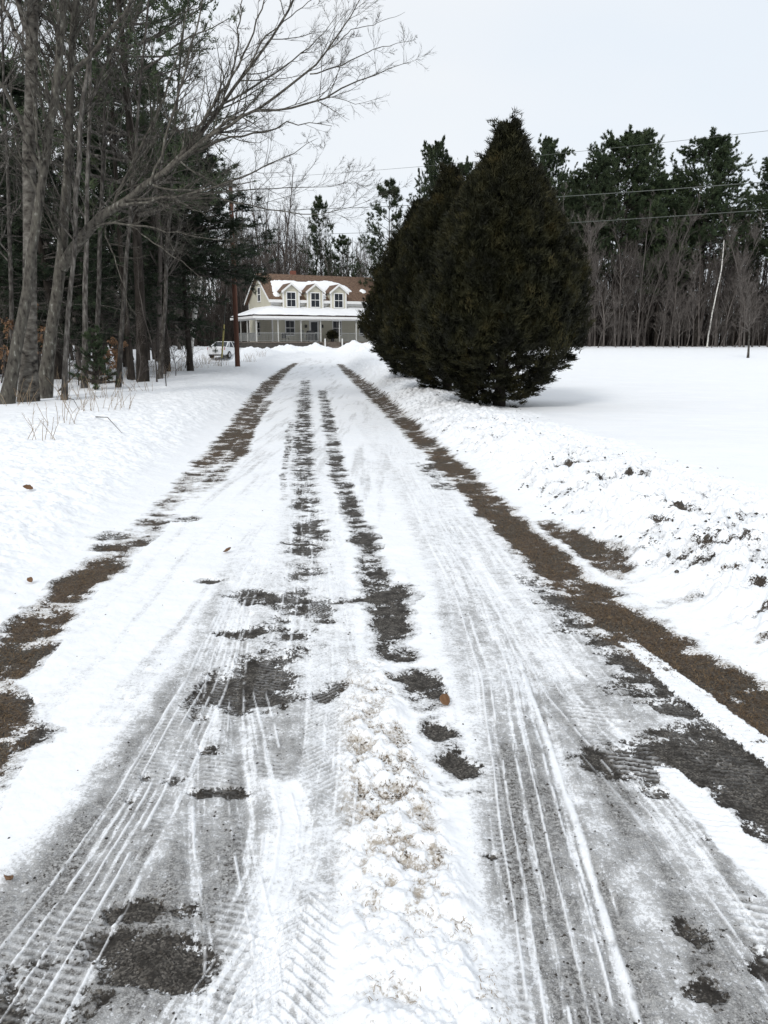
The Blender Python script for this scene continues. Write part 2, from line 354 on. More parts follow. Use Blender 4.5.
# soil showing in the lumpy right bank
RBK = ell_field(X+.06*(n3-.5), Y+.14*(n3-.5), [(572, 467, 8, 3, .9), (680, 512, 12, 5, .72), (660, 528, 18, 6, .62), (640, 508, 12, 4, .5), (640, 480, 12, 3, .5), (620, 505, 10, 3, .4), (735, 520, 14, 4, .5), (690, 560, 16, 5, .5), (650, 550, 20, 4, .4), (755, 580, 14, 5, .55), (745, 545, 20, 6, .55), (725, 573, 16, 5, .75), (762, 615, 18, 5, .72), (700, 545, 25, 8, .4), (765, 640, 12, 4, .8), (680, 600, 20, 5, .3), (600, 480, 20, 6, .3)])
farw = sstep(6, 16, Y); Lb = Lb*(.92-.17*farw); Rb = Rb*(.92-.15*farw)
dirt = np.maximum.reduce([Lb, Lb2, Rb, Rb2, Rb3, Rb4, Rb5, Cb, Db, Eb, P1, RBK])
nr_ = fbm(X*5, Y*9, 87, 5, .62)
dirt = np.where(dirt > .02, dirt+(n1-.5)*1.1+(n3-.5)*.8+(nr_-.5)*1.2, 0)
brown = np.clip(np.maximum(brown_e*1.0, RBK*.6)*1.2, 0, .95)*(.55+.5*n2)

# slush and ice left by the tyres
SL = band([(250, 540, 18, .22), (238, 590, 24, .45), (212, 660, 40, .72), (190, 730, 66, .85), (172, 800, 92, .92), (135, 880, 130, .95), (110, 950, 165, .98), (100, 1030, 190, 1.0)], .35)
SC = band([(320, 420, 10, .20), (322, 500, 16, .28), (330, 600, 30, .34), (336, 700, 34, .52), (334, 780, 36, .60), (322, 860, 36, .58), (292, 930, 42, .62), (270, 1030, 60, .70)], .4)
SM = band([(303, 390, 12, .3), (302, 470, 18, .35), (298, 560, 32, .35), (285, 620, 50, .45), (270, 690, 62, .7), (255, 780, 50, .75)], .4)
SR = band([(350, 400, 12, .15), (395, 450, 24, .32), (440, 520, 40, .42), (492, 600, 60, .50), (540, 670, 88, .66), (580, 740, 104, .84), (626, 850, 140, .95), (668, 950, 170, 1.0), (700, 1030, 200, 1.05)], .22)
SE = band([(450, 470, 16, .3), (520, 540, 36, .42), (600, 620, 60, .52), (700, 720, 90, .6)], .4)
SB = band([(400, 430, 20, .10), (520, 480, 60, .16), (640, 540, 90, .2), (768, 620, 110, .22), (900, 700, 110, .2)], .4)
tilt = np.where(lat < 0, X+.16*(Y-3), X-.02*(Y-3))
wetrim = sstep(-.25, .45, dirt)*(dirt != 0)*(np.abs(lat) < 2.2)
slush = np.maximum.reduce([SL, SC, SM, SR, SE])*(.12+.8*n2+.9*fbm(tilt*9, Y*1.1, 91, 5, .6)+.25*(n1-.5))
slush = np.maximum(slush, SB*n1*1.3); slush = np.maximum(slush, wetrim*.62)
slush = np.maximum(slush, .50*sstep(.40, .72, fbm(X*5.5, Y*.35, 95, 5, .6))*sstep(1.9, 1.2, np.abs(lat))*(Y < 62)*(Y > 3))
slush = np.maximum(slush, .06*sstep(2.1, 1.5, np.abs(lat))*(Y < 60))
WET = ell_field(X, Y, [(690, 900, 120, 70, .9), (720, 980, 120, 70, 1.0), (660, 820, 70, 45, .75), (560, 960, 60, 90, .7), (520, 840, 35, 60, .7), (700, 770, 110, 30, .8), (60, 960, 110, 60, .9), (165, 960, 70, 40, .85), (170, 800, 60, 60, .7)])
slush = np.maximum(slush, WET*(.55+.6*n2+.3*(n1-.5)))
# white tyre line bundles and tread ribs
streak = np.zeros_like(X); Hh = np.zeros_like(X)
def track(pts, lines=(), ribs=None, wline=.006, slushed=0, chev=False, depth=.006, snowy=0):
    global streak, Hh, slush
    f = poly_field(X+.05*(n3-.5)+.07*(n1-.5), Y, pts, .22)[0]; _, u, hw = poly_field(X, Y, pts, .12)
    on = f > .01; fade = 1-sstep(7, 13, Y)
    tseed = int(abs(pts[0][0])*7+pts[0][1]) % 997
    u = u+(.05*(fbm(Y*.8, Y*0+tseed, 15, 2)-.5))*np.clip(hw/.08, .3, 1)
    U = u[on]; YY = Y[on]; HW = hw[on]; ff = f[on]
    st = np.zeros(len(U)); hh = -depth*ff
    for i, (off, wd, br) in enumerate(lines):
        o = off*HW
        l = np.exp(-((U-o-.006*(fbm(YY*3, YY*0+off*9, 5, 2)-.5))/(wline*wd*.62*(1+.16*YY)*(.45+.9*vnoise(YY*9+off*50, YY*0+off*13, 9))))**4)
        brk = sstep(.60-br, .72-br, .45*fbm(YY*2.0+off*7, YY*0+off*31, 77+i, 4)+.55*fbm(YY*14+off*7, U*20, 177+i, 3)+.0)
        st = np.maximum(st, l*brk*ff); hh += .005*l*brk
    if ribs:
        per, amp, lo, hi, s0 = ribs
        v = YY + (np.abs(U-.5*(lo+hi)*HW)*.9 if chev else U*.25)
        tri = .5+.5*np.sin(2*math.pi*v/per)
        m = sstep(lo-.05, lo+.05, U/HW)*(1-sstep(hi-.05, hi+.05, U/HW))
        kk = m*(1-sstep(4.5, 9, YY))*ff
        pat = sstep(.5, .85, tri+.5*(vnoise(YY*60, U*60, 3)-.5))*kk*sstep(.30, .62, fbm(YY*4, U*7, 8, 4))
        st = np.maximum(st, pat*s0); hh += amp*pat
    sk = sstep(.50, .70, fbm(U*55+tseed, YY*1.6, 19, 4, .6))*ff*.75; slush[on] *= 1-sk*.55
    cut = fade[on] if np.ndim(fade) else 1
    streak[on] = np.maximum(streak[on], st*cut); Hh[on] += hh*cut
    if snowy: ff = ff*sstep(.15, .5, n1[on]+.25*n3[on]); slush[on] = slush[on]*(1-snowy*ff); dirt[on] = dirt[on]*(1-snowy*ff)
track([(258, 560, 10, 1), (238, 605, 17, 1), (205, 680, 24, 1), (150, 790, 36, 1), (92, 890, 50, 1), (20, 1000, 66, 1), (0, 1030, 70, 1)],
      [(-.85, 1, .25), (-.45, .8, .2), (-.05, .8, .25), (.4, 1, .2), (.9, 1.1, .25)], (.028, .002, -.9, .9, .35))
track([(240, 600, 14, 1), (224, 680, 24, 1), (217, 760, 30, 1), (222, 850, 38, 1), (235, 940, 45, 1), (240, 1030, 52, 1)],
      [(-.8, .9, .1), (-.2, .7, .05), (.25, .8, .15), (.8, 1, .1)], (.030, .002, -.5, .6, .5))
track([(248, 690, 22, 1), (260, 765, 28, 1), (273, 820, 34, 1), (268, 870, 38, 1), (242, 930, 42, 1), (205, 985, 46, 1), (180, 1030, 50, 1)],
      [(-.3, .8, .15), (.15, .9, .2), (.7, 1, .2)], (.030, .002, -.2, .9, .4))
track([(322, 500, 14, 1), (330, 600, 24, 1), (337, 690, 32, 1), (337, 760, 38, 1), (328, 850, 44, 1), (300, 930, 50, 1), (270, 1030, 60, 1)],
      [(-.1, .7, .1), (.55, .8, .1)], (.034, .007, -.95, .95, .8), chev=True)
track([(388, 430, 12, 1), (436, 520, 20, 1), (478, 600, 28, 1), (505, 680, 34, 1), (524, 760, 40, 1), (546, 860, 52, 1), (566, 950, 60, 1), (585, 1030, 68, 1)],
      [(-.8, .9, .3), (-.55, .7, .2), (-.2, .8, .1), (.1, .7, .25), (.5, .9, .2), (.85, .8, .15)], (.026, .002, -1.0, -.7, .6))
track([(520, 660, 6, 1), (545, 730, 8, 1), (575, 820, 10, 1), (605, 920, 13, 1), (640, 1030, 16, 1)],
      [(0, 2.4, .35), (-1.2, .8, .1)], None)
track([(530, 640, 26, 1), (570, 700, 32, 1), (625, 760, 38, 1), (680, 820, 44, 1), (745, 900, 54, 1), (830, 1010, 66, 1)],
      [(-1, .9, .25), (-.6, .8, .2), (-.1, .8, .1)], (.036, .007, -.4, 1.0, .75), chev=False)
track([(660, 762, 12, 1), (700, 805, 17, 1), (768, 870, 24, 1), (860, 960, 32, 1)], [], (.034, .007, -.6, 1, .5), snowy=.75)
track([(628, 640, 10, 1), (690, 690, 15, 1), (768, 748, 20, 1), (860, 815, 26, 1)], [(-.9, 1, .1)], (.036, .007, -.9, .9, .7), snowy=.65)
track([(660, 700, 30, 1), (720, 755, 36, 1), (780, 810, 44, 1), (860, 880, 50, 1)], [(-.6, .9, .05), (-.2, .8, .04), (.8, .8, .05)], (.03, .002, -.8, .8, .15))
track([(300, 400, 5, 1), (303, 470, 9, 1), (302, 560, 17, 1), (290, 640, 24, 1), (275, 700, 28, 1)], [(-.7, 1, .15), (0, .9, .1), (.6, 1, .15)], (.03, .002, -1, 1, .3))
track([(408, 445, 14, 1), (462, 525, 24, 1), (520, 600, 34, 1), (580, 680, 44, 1)], [(-.8, .9, .1), (-.3, .9, .15), (.2, .9, .1), (.7, .9, .15)], (.03, .002, -1, 1, .35))

# lumpy snow thrown up between the wheels, and along the banks
RG, ug, _ = poly_field(X, Y, [(366, 660, 18, .4), (374, 720, 30, .9), (388, 790, 42, 1), (402, 860, 52, 1), (415, 950, 66, 1), (425, 1030, 74, 1)], .4)
lump = fbm(X*11, Y*11, 61, 4, .55); lump2 = np.abs(fbm(X*22, Y*22, 63, 3)-.5)*2
blob = fbm(X*17, Y*17, 66, 3, .5); crs = fbm(X*30, Y*30, 67, 4, .65); Hh += RG*(-.005+.034*sstep(.25, .75, lump)+.018*sstep(.3, .65, blob)+.032*(crs-.5)+.008*(1-lump2))
rgd = .85*RG*sstep(.56, .40, .55*lump+.45*blob)*(.40+.9*sstep(.38, .60, n2+.3*(n3-.5)))*.50
dirt = np.maximum(dirt, np.where(RG > .05, .10+rgd*.62+(n3-.5)*.2, 0)); brown = np.maximum(brown, RG*1.0)
slush = np.where(RG > .1, slush*(1-RG*.8)+RG*(.18+.50*sstep(.58, .40, .35*lump+.35*blob+.3*crs)*sstep(.35, .6, n2+.3*(n3-.5)+.1)), slush)
bankR = sstep(1.95, 2.35, lat)*(1-sstep(3.4, 4.6, lat+.8*(n2-.5)))*(Y < 60)
bankL = sstep(1.95, 2.6, -lat)*(1-sstep(4.0, 8.0, -lat))*(Y < 60)
lb = fbm(X*6.5, Y*6.5, 71, 4, .55)
ridge = 1-np.abs(fbm(X*4.2, Y*4.2, 73, 3)-.5)*3.2
blb = fbm(X*13, Y*13, 78, 3, .5); Hh += bankR*(.15*(lb-.45)+.03*ridge+.06*(fbm(X*24, Y*24, 79, 4, .6)-.5)*sstep(14, 6, Y)+.04*sstep(.4, .65, blb)); slush = np.maximum(slush, bankR*.48*sstep(.60, .42, .6*lb+.4*blb)*sstep(.34, .56, n2)*(Y < 25)); dirt = np.maximum(dirt, bankR*(.16+.62*sstep(.46, .33, .5*lb+.5*blb)*sstep(.42, .62, n2))*(Y < 22))
Hh += bankL*(.10*(lb-.45))
mound_f = np.zeros_like(X)
for (mx_, my_, rx, ry, h) in MOUNDS: mound_f = np.maximum(mound_f, (h > 0)*np.exp(-((X-mx_)/rx)**2-((Y-my_)/ry)**2))
Hh += mound_f*.75*(fbm(X*1.6, Y*1.6, 75, 4)-.5)*(X > -12)
# long soft undulation of the open snow and footprints-sized dents on the left verge
Hh += sstep(2.2, 5, np.abs(lat))*.10*(fbm(X*.35, Y*.35, 81, 3)-.5)*sstep(200, 90, Y)
Hh += sstep(3, 6, lat)*.022*(fbm(X*1.1+Y*.4, Y*3.0, 85, 4)-.5)*sstep(70, 30, Y)
Hh += sstep(3, 9, lat)*.16*(fbm(X*.18, Y*.5, 86, 3)-.5)*sstep(58, 70, Y)*sstep(95, 80, Y)
Hh += sstep(2.2, 4, -lat)*.045*(fbm(X*2.2, Y*2.2, 83, 4)-.5)*sstep(80, 40, Y)
Hh += (np.abs(lat) < 2.6)*(.012*(n3-.5)+.02*(n1-.5)+.004*(n4-.5))*sstep(.8, 2, Y)
# bare soil lies a little lower than the packed snow around it
Hh -= .012*sstep(.42, .6, dirt)
# leaf litter under the left-hand wood
edge = -3.9-.17*np.maximum(Y, 0)
woods = sstep(0, 3.5, (-10.8+.0*Y)-X+(n2-.5)*3)*sstep(23, 27, Y+(n2-.5)*4)*(1-sstep(48, 52, Y))
lit = np.where(woods > .02, woods*(.34+.5*(n2-.35))+(n1-.5)*.3, 0)
far_woods = sstep(79, 82, Y-np.where(X > 5, 0, 20)+(n2-.5)*3)*.9
dirt = np.maximum(dirt, lit); dirt = np.maximum(dirt, far_woods*.75); brown = np.maximum(brown, np.maximum(woods, far_woods))
Z = Z+Hh
cov = np.stack([np.clip(dirt, 0, 1.3), np.clip(slush, 0, 1.2), np.clip(brown, 0, 1), np.clip(streak, 0, 1)], 1).astype(np.float32)

nr, nc = len(rows), len(S)
idx = np.arange(nr*nc).reshape(nr, nc)
Fq = np.stack([idx[:-1, :-1].ravel(), idx[:-1, 1:].ravel(), idx[1:, 1:].ravel(), idx[1:, :-1].ravel()], 1)
V = np.stack([X, Y, Z], 1)
# vertex normals of the whole sheet, so the drive and the snow beside it meet without a seam
Vg = V.reshape(nr, nc, 3); du = np.gradient(Vg, axis=1); dv = np.gradient(Vg, axis=0)
NN = np.cross(du, dv).reshape(-1, 3); NN /= np.linalg.norm(NN, axis=1)[:, None]
fl = lat[Fq].mean(1); fy = Y[Fq].mean(1)
is_road = (np.abs(fl) < 2.02+.15*(vnoise(fy*1.5, fl*0+3, 5)-.5)) & (fy < 62)
for nm, sel in (('driveway', is_road), ('snow_field', ~is_road)):
    f = Fq[sel]; used = np.unique(f); remap = np.zeros(len(V), np.int64); remap[used] = np.arange(len(used))
    me = mesh_np(nm, V[used], [remap[f]], True)
    a = me.attributes.new('cover', 'FLOAT_COLOR', 'POINT'); a.data.foreach_set('color', cov[used].ravel())
    me.normals_split_custom_set_from_vertices(NN[used].tolist())
    o = link(nm, me, M['ground']); o['kind'] = 'structure'
rs_ = np.random.default_rng(9)
def scatter(wt, n):
    wt = np.where(np.isfinite(wt), np.maximum(wt, 0), 0); c = np.cumsum(wt*np.gradient(rows)[:, None].repeat(nc, 1).ravel()*fanw(Y)); i = np.searchsorted(c, rs_.uniform(0, c[-1], n))
    P = V[np.clip(i, 0, len(V)-1)].astype(float); P[:, 0] += rs_.normal(0, .006, n); P[:, 1] += rs_.normal(0, .008, n); return P
inner = (np.abs(Sg.ravel()) < 1)
near = inner*(Y < 9)*(Y > 1.2)/(1+.25*Y)**2
def stones(name, label, P, r):
    n = len(P); o6 = np.array([[1, 0, 0], [0, 1, 0], [-1, 0, 0], [0, -1, 0], [0, 0, 1], [0, 0, -1.]])
    a = rs_.uniform(0, 6.28, n); ca, sa = np.cos(a)[:, None], np.sin(a)[:, None]
    q = o6[None]*rs_.uniform(.6, 1.25, (n, 6, 1))*np.array([1, .8, .6])*r[:, None, None]
    x = q[..., 0]*ca-q[..., 1]*sa; y = q[..., 0]*sa+q[..., 1]*ca; q = np.stack([x, y, q[..., 2]], -1)+P[:, None]+np.array([0, 0, .001])
    f8 = np.array([[0, 1, 4], [1, 2, 4], [2, 3, 4], [3, 0, 4], [1, 0, 5], [2, 1, 5], [3, 2, 5], [0, 3, 5]])
    F = (np.arange(n)[:, None, None]*6+f8[None]).reshape(-1, 3)
    return tag(link(name, mesh_np(name, q.reshape(-1, 3), [F]), M['stone']), label, 'gravel', kind='stuff')
dd_ = np.clip(dirt-.35, 0, 1); ss_ = np.clip(slush-.45, 0, 1)
Ps = scatter(near*(dd_*1.0+ss_*.10+.002*(np.abs(lat) < 2.3)), 11000)
stones('loose_gravel', 'small loose stones and crumbs of soil on the bare patches of the drive', Ps, np.minimum(rs_.gamma(2.2, .0013, len(Ps))+.0013, .007))
def blades(name, label, P, ln, wd, mat, up=.25):
    n = len(P); a = rs_.uniform(0, 6.28, n); d = norm(np.stack([np.cos(a), np.sin(a), rs_.uniform(0, up*2, n)], 1)); l = ln*rs_.uniform(.4, 1.5, (n, 1))
    sd_ = norm(np.cross(d, [0, 0, 1.]))*wd; m_ = P+d*l*.55+np.array([0, 0, .004]); e = P+d*l*np.array([1, 1, .4])+rs_.normal(0, .003, (n, 3))
    q = np.stack([P-sd_, P+sd_, m_+sd_*.8, m_-sd_*.8, e], 1).reshape(-1, 3); b = np.arange(n)[:, None]*5
    return tag(link(name, mesh_np(name, q, [b+np.array([[0, 1, 2, 3]]), b+np.array([[3, 2, 4]])]), mat), label, 'grass', kind='stuff')
Pg = scatter(inner*(Y < 16)*(Y > 1.2)/(1+.15*Y)**2*dd_*np.clip(np.maximum(brown_e, 0), 0, 1), 16000)
blades('dead_grass', 'flattened brown dead grass on the bare verges of the drive', Pg, .035, .0016, M['dead_grass'])
Pc = scatter(inner*bankR*(Y < 24)*(Y > 2.5)/(1+.12*Y)**2*sstep(.42, .66, n2)*sstep(.55, .40, lb), 1500)
stones('soil_crumbs', 'dark crumbs of frozen soil thrown onto the ploughed bank right of the drive', Pc, np.minimum(rs_.gamma(2.0, .0045, len(Pc))+.004, .026))
Pr = scatter(near*RG*sstep(.3, .6, slush+dirt*.6), 900)
blades('dead_straw', 'bits of tan straw mixed into the snow ridge between the tracks', Pr, .018, .0010, M['straw'], .3)
del V, Vg, du, dv, NN, Fq, idx

def zg(x, y): return float(base_z(x, y))

# ------------------------------------------------------------------ tree tools
def tubes(batches, sides):
    Vs, Fs, n0 = [], [], 0
    for (P, R), ns in zip(batches, sides):
        B, n, _ = P.shape
        T = norm(np.gradient(P, axis=1)); md = norm(P[:, -1]-P[:, 0])
        ref = np.where(np.abs(md[:, 2:3]) < .8, np.array([[0, 0, 1.]]), np.array([[1., 0, 0]]))[:, None, :]
        Nn = norm(np.cross(T, np.broadcast_to(ref, T.shape))); Bn = np.cross(T, Nn)
        a = np.arange(ns)*2*math.pi/ns
        ring = P[:, :, None, :]+R[:, :, None, None]*(np.cos(a)[None, None, :, None]*Nn[:, :, None, :]+np.sin(a)[None, None, :, None]*Bn[:, :, None, :])
        Vs.append(ring.reshape(-1, 3))
        id_ = n0+np.arange(B*n*ns).reshape(B, n, ns); nx = np.roll(id_, -1, axis=2)
        Fs.append(np.stack([id_[:, :-1], nx[:, :-1], nx[:, 1:], id_[:, 1:]], -1).reshape(-1, 4)); n0 += B*n*ns
    return np.concatenate(Vs), np.concatenate(Fs)
def march(rng, p, d, Ln, r, n, up=0., wob=.15, tip=.25):
    B = len(p); P = np.zeros((B, n, 3)); P[:, 0] = p; R = np.zeros((B, n)); d = norm(d.copy())
    for i in range(n):
        R[:, i] = r*(1-(1-tip)*i/(n-1))
        if i: P[:, i] = P[:, i-1]+d*(Ln/(n-1))[:, None]
        d = norm(d+rng.normal(0, wob, (B, 3))+np.array([0, 0, up]))
    return P, R
def children(rng, P, R, Ln, k, t0, t1, ang, ratio, rr, n, up=0., wob=.15, rmin=.003, taper=.55, planar=None):
    B, m, _ = P.shape
    t = rng.uniform(t0, t1, (B, k))*(m-1); i = np.clip(t.astype(int), 0, m-2); f = (t-i)[..., None]
    bi = np.arange(B)[:, None]
    p = P[bi, i]*(1-f)+P[bi, i+1]*f; T = norm(P[bi, i+1]-P[bi, i]); r = R[bi, i]*(1-f[..., 0])+R[bi, i+1]*f[..., 0]
    rv = rng.normal(0, 1, p.shape)
    if planar: rv[..., 2] *= planar
    side = norm(rv-(rv*T).sum(-1, keepdims=True)*T)
    a = rng.normal(ang, ang*.25, (B, k))[..., None]
    d = T*np.cos(a)+side*np.sin(a)
    L2 = (Ln[:, None]*ratio*(1-taper*(t/(m-1)))*rng.uniform(.6, 1.25, (B, k)))
    r2 = np.maximum(r*rr, rmin)
    q = lambda z: z.reshape(B*k, *z.shape[2:])
    L2 = q(L2); P2, R2 = march(rng, q(p), q(d), L2, q(r2), n, up, wob)
    return P2, R2, L2

def bare_tree(seed, h, r, lv=4, k=(12, 7, 6, 5), t0=.35, ang=.75, up=.10, trunk_pts=None, crown_r=.42, rmin=.004, wob=.05):
    """returns trunk (V,F) and branches (V,F)"""
    rng = np.random.default_rng(seed)
    if trunk_pts is None:
        P, R = march(rng, np.zeros((1, 3)), np.array([[rng.normal(0, .03), rng.normal(0, .03), 1.]]), np.array([h]), r, 10, .02, wob, .15)
    else:
        tp = np.array(trunk_pts, float); s = np.concatenate([[0], np.cumsum(np.linalg.norm(np.diff(tp[:, :3], axis=0), axis=1))])
        tt = np.linspace(0, s[-1], 14)
        P = np.stack([np.interp(tt, s, tp[:, j]) for j in range(3)], 1)[None]; R = np.interp(tt, s, tp[:, 3])[None]
        P[:, 1:-1] += rng.normal(0, .012*h*.1, P[:, 1:-1].shape)
        h = s[-1]
    R[:, 0] *= 1.25
    trunk = tubes([(P, R)], [10])
    bt, sd = [], []
    p, rr_, Ln = P, R, np.array([h])
    spec = [(k[0], t0, .99, ang, crown_r, .5, 8, up, .12), (k[1], .15, .98, .7, .55, .55, 6, up*.8, .14), (k[2], .12, .98, .65, .5, .6, 5, up*.6, .15), (k[3] if len(k) > 3 else 4, .1, .98, .6, .5, .65, 4, .03, .15)]
    for i in range(lv):
        kk, a0, a1, an, ra, rr, n, u, wb = spec[i]
        p, rr_, Ln = children(rng, p, rr_, Ln, kk, a0, a1, an, ra, rr, n, u, wb, rmin=rmin)
        bt.append((p, rr_)); sd.append([6, 5, 3, 3][i])
    return trunk, tubes(bt, sd)

def needles(rng, C, D, K, ln, wd, spread=.9):
    n = len(C); D = np.repeat(D, K, 0); Cc = np.repeat(C, K, 0)
    d = norm(D+rng.normal(0, spread, (n*K, 3))); l = ln*rng.uniform(.6, 1.3, (n*K, 1))
    s = norm(np.cross(d, rng.normal(0, 1, (n*K, 3))))*wd*rng.uniform(.6, 1.4, (n*K, 1))
    a = Cc-s+rng.normal(0, ln*.2, Cc.shape); b = a+2*s; c = .5*(a+b)+d*l
    V = np.stack([a, b, c], 1).reshape(-1, 3); F = np.arange(len(V)).reshape(-1, 3)
    return V, F

def conifer(seed, h, r, z0, rad, prof, nl=110, tuft=.22, tw=.035, K=7, droop=.0, sub=9, tuft_n=7, planar=.35, lift=.1, density=1.0):
    rng = np.random.default_rng(seed)
    P, R = march(rng, np.zeros((1, 3)), np.array([[0, 0, 1.]]), np.array([h]), r, 12, .03, .02, .06); R[:, 0] *= 1.2
    trunk = tubes([(P, R)], [10])
    t = np.sort(rng.uniform(0, 1, nl))**.9; nw = max(6, nl//6); t = np.clip(np.round(t*nw)/nw+rng.normal(0, .006, nl), 0, 1); t = z0/h+(1-z0/h)*t*.985
    ii = np.clip((t*11).astype(int), 0, 10); f = (t*11-ii)[:, None]
    p = P[0, ii]*(1-f)+P[0, ii+1]*f
    az = rng.uniform(0, 2*math.pi, nl); q = (t-z0/h)/(1-z0/h)
    Ln = rad*np.interp(q, *prof)*rng.uniform(.7, 1.2, nl)+.25
    el = lift+q*.55-droop
    d = np.stack([np.cos(az)*np.cos(el), np.sin(az)*np.cos(el), np.sin(el)], 1)
    LP, LR = march(rng, p, d, Ln, np.maximum(.05*(1-q)+.015, .012), 7, .03-droop*.12, .09)
    SP, SR, SL_ = children(rng, LP, LR, Ln, sub, .2, .98, .8, .42, .5, 4, .03-droop*.1, .12, rmin=.006, planar=planar)
    # tufts along sub-branches and limb tips
    m = int(tuft_n*density); B = len(SP)
    tt = rng.uniform(.25, 1.0, (B, m))*3; i = np.clip(tt.astype(int), 0, 2); ff = (tt-i)[..., None]; bi = np.arange(B)[:, None]
    C = (SP[bi, i]*(1-ff)+SP[bi, i+1]*ff).reshape(-1, 3); Dd = norm(SP[bi, i+1]-SP[bi, i]).reshape(-1, 3)
    C2 = LP[:, -3:].reshape(-1, 3); D2 = norm(LP[:, -1]-LP[:, -3]).repeat(3, 0)
    V, F = needles(rng, np.concatenate([C, C2]), np.concatenate([Dd, D2])+np.array([0, 0, .25-droop]), K, tuft, tw, .75)
    return trunk, tubes([(LP, LR), (SP, SR)], [5, 3]), (V, F)

def make_tree(kind, parts, mats, loc=(0, 0, 0), rz=0, scale=1):
    root = empty(kind, loc, rz); root.scale = (scale,)*3 if np.isscalar(scale) else scale
    for (nm, (V, F), mt, sm) in zip(*[iter([])]*4) if False else parts:
        link(nm, mesh_np(nm, V, [F], sm), mats[mt], root)
    return root

# ------------------------------------------------------------------ bare trees (shared kinds)
def bare_root(seed, **kw):
    mt = kw.pop('mat', 'bark_grey'); nm = kw.pop('name', 'bare_tree')
    tr, br = bare_tree(seed, **kw)
    return make_tree(nm, [('trunk', tr, mt, True), ('branches', br, mt, False)], M)
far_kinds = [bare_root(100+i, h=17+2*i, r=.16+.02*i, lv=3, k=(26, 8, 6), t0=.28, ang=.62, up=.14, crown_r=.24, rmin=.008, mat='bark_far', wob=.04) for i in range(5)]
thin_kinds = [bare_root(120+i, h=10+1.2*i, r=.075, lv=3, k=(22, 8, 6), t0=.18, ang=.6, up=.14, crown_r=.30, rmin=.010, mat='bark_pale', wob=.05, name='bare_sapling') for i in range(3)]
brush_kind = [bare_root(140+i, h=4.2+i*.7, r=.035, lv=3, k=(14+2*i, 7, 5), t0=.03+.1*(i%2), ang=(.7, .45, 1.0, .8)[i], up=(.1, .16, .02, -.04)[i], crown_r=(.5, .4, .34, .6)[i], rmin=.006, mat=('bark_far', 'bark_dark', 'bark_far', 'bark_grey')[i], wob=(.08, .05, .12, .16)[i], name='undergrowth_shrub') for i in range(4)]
pine_prof = ([0, .15, .4, .7, .9, 1], [.55, .85, 1.0, .8, .5, .15])
pine_kinds = []
for i in range(3):
    t, l, f = conifer(200+i, 20+i, .26, 9.0-i, 4.8, pine_prof, nl=150, tuft=.21, tw=.028, K=8, sub=13, tuft_n=12, lift=.08)
    pine_kinds.append(make_tree('pine_tree', [('trunk', t, 'bark_dark', True), ('limbs', l, 'bark_dark', False), ('crown', f, 'pine', False)], M))
spruce_prof = ([0, .1, .5, 1], [.8, 1.0, .6, .04])
t, l, f = conifer(230, 17, .2, 4.0, 4.3, ([0, .15, .5, .8, 1], [.7, 1, .75, .5, .1]), nl=66, tuft=.30, tw=.034, K=7, sub=9, tuft_n=6, lift=.12)
narrow_kind = make_tree('pine_tree', [('trunk', t, 'bark_dark', True), ('limbs', l, 'bark_dark', False), ('crown', f, 'pine', False)], M)

used_k = set()
rnd = random.Random(7)
def place(src, X_, Y_, label, cat, group=None, s=1.0, rz=None, z=None, sxy=1.0, name=None):
    if src.name in used_k: o = copy_tree(src)
    else: o = src; used_k.add(src.name)
    if name: o.name = name
    o.location = (X_, Y_, zg(X_, Y_)-.05 if z is None else z); o.rotation_euler = (0, 0, rnd.uniform(0, 6.28) if rz is None else rz)
    o.scale = (s*sxy, s*sxy, s); tag(o, label, cat, group); return o
def X_at(px, Y_): return (px-384)/F_PX*(Y_*CP+.2)
def h_at(py, Y_, px=384): return at(px, py, Y_)[2]

# right-hand wood: pines
for (px, top, Y_, ki, sxy, lab) in [
    (437, 140, 84, 1, .62, 'slim pine rising highest just behind the left side of the front cedar'),
    (462, 160, 88, 1, .55, 'pine top peeping out close left of the cedar tip'),
    (549, 138, 82, 2, .72, 'dark pine right beside the right flank of the front cedar'),
    (588, 158, 79, 1, .8, 'shorter broad pine left of the twin-topped crown'),
    (614, 134, 82, 0, 1.0, 'broad round-topped pine, tallest of the pines over the field edge'),
    (655, 168, 80, 2, .85, 'lower pine filling the dip between two tall pines over the field'),
    (694, 134, 80, 1, 1.0, 'tall pine with a pointed double top, below the highest wire'),
    (574, 176, 84, 1, .9, 'pine just right of the front cedar, lower than its neighbours'),
    (668, 196, 86, 2, 1.1, 'low wide pine filling the space under the two tall crowns'),
    (735, 205, 92, 1, .8, 'small pine far back in the gap near the right edge'),
    (772, 152, 80, 0, 1.0, 'pine cut by the right edge of the photo'),
    (520, 185, 90, 0, .9, 'pine hidden mostly behind the front cedar'),
    (640, 185, 90, 1, .9, 'pine standing deeper in the wood behind the two tall pines')]:
    src = pine_kinds[ki]; Hs = [20, 21, 22][ki]; X0 = X_at(px, Y_); hh = h_at(top+7, Y_)-zg(X0, Y_)
    place(src, X0, Y_, lab, 'pine', 'pines along the far side of the field', hh/Hs, sxy=sxy)
for (px, top, Y_, sxy, lab) in [(389, 184, 92, .85, 'small pointed pine left of the cedars, against the sky'), (323, 200, 112, .66, 'ragged pine behind the house ridge, among bare trees'), (345, 238, 118, .8, 'low far conifer behind the right of the house roof')]:
    X0 = X_at(px, Y_); hh = h_at(top, Y_)-zg(X0, Y_)
    place(narrow_kind, X0, Y_, lab, 'pine', 'conifers behind the house', hh/17, sxy=sxy)
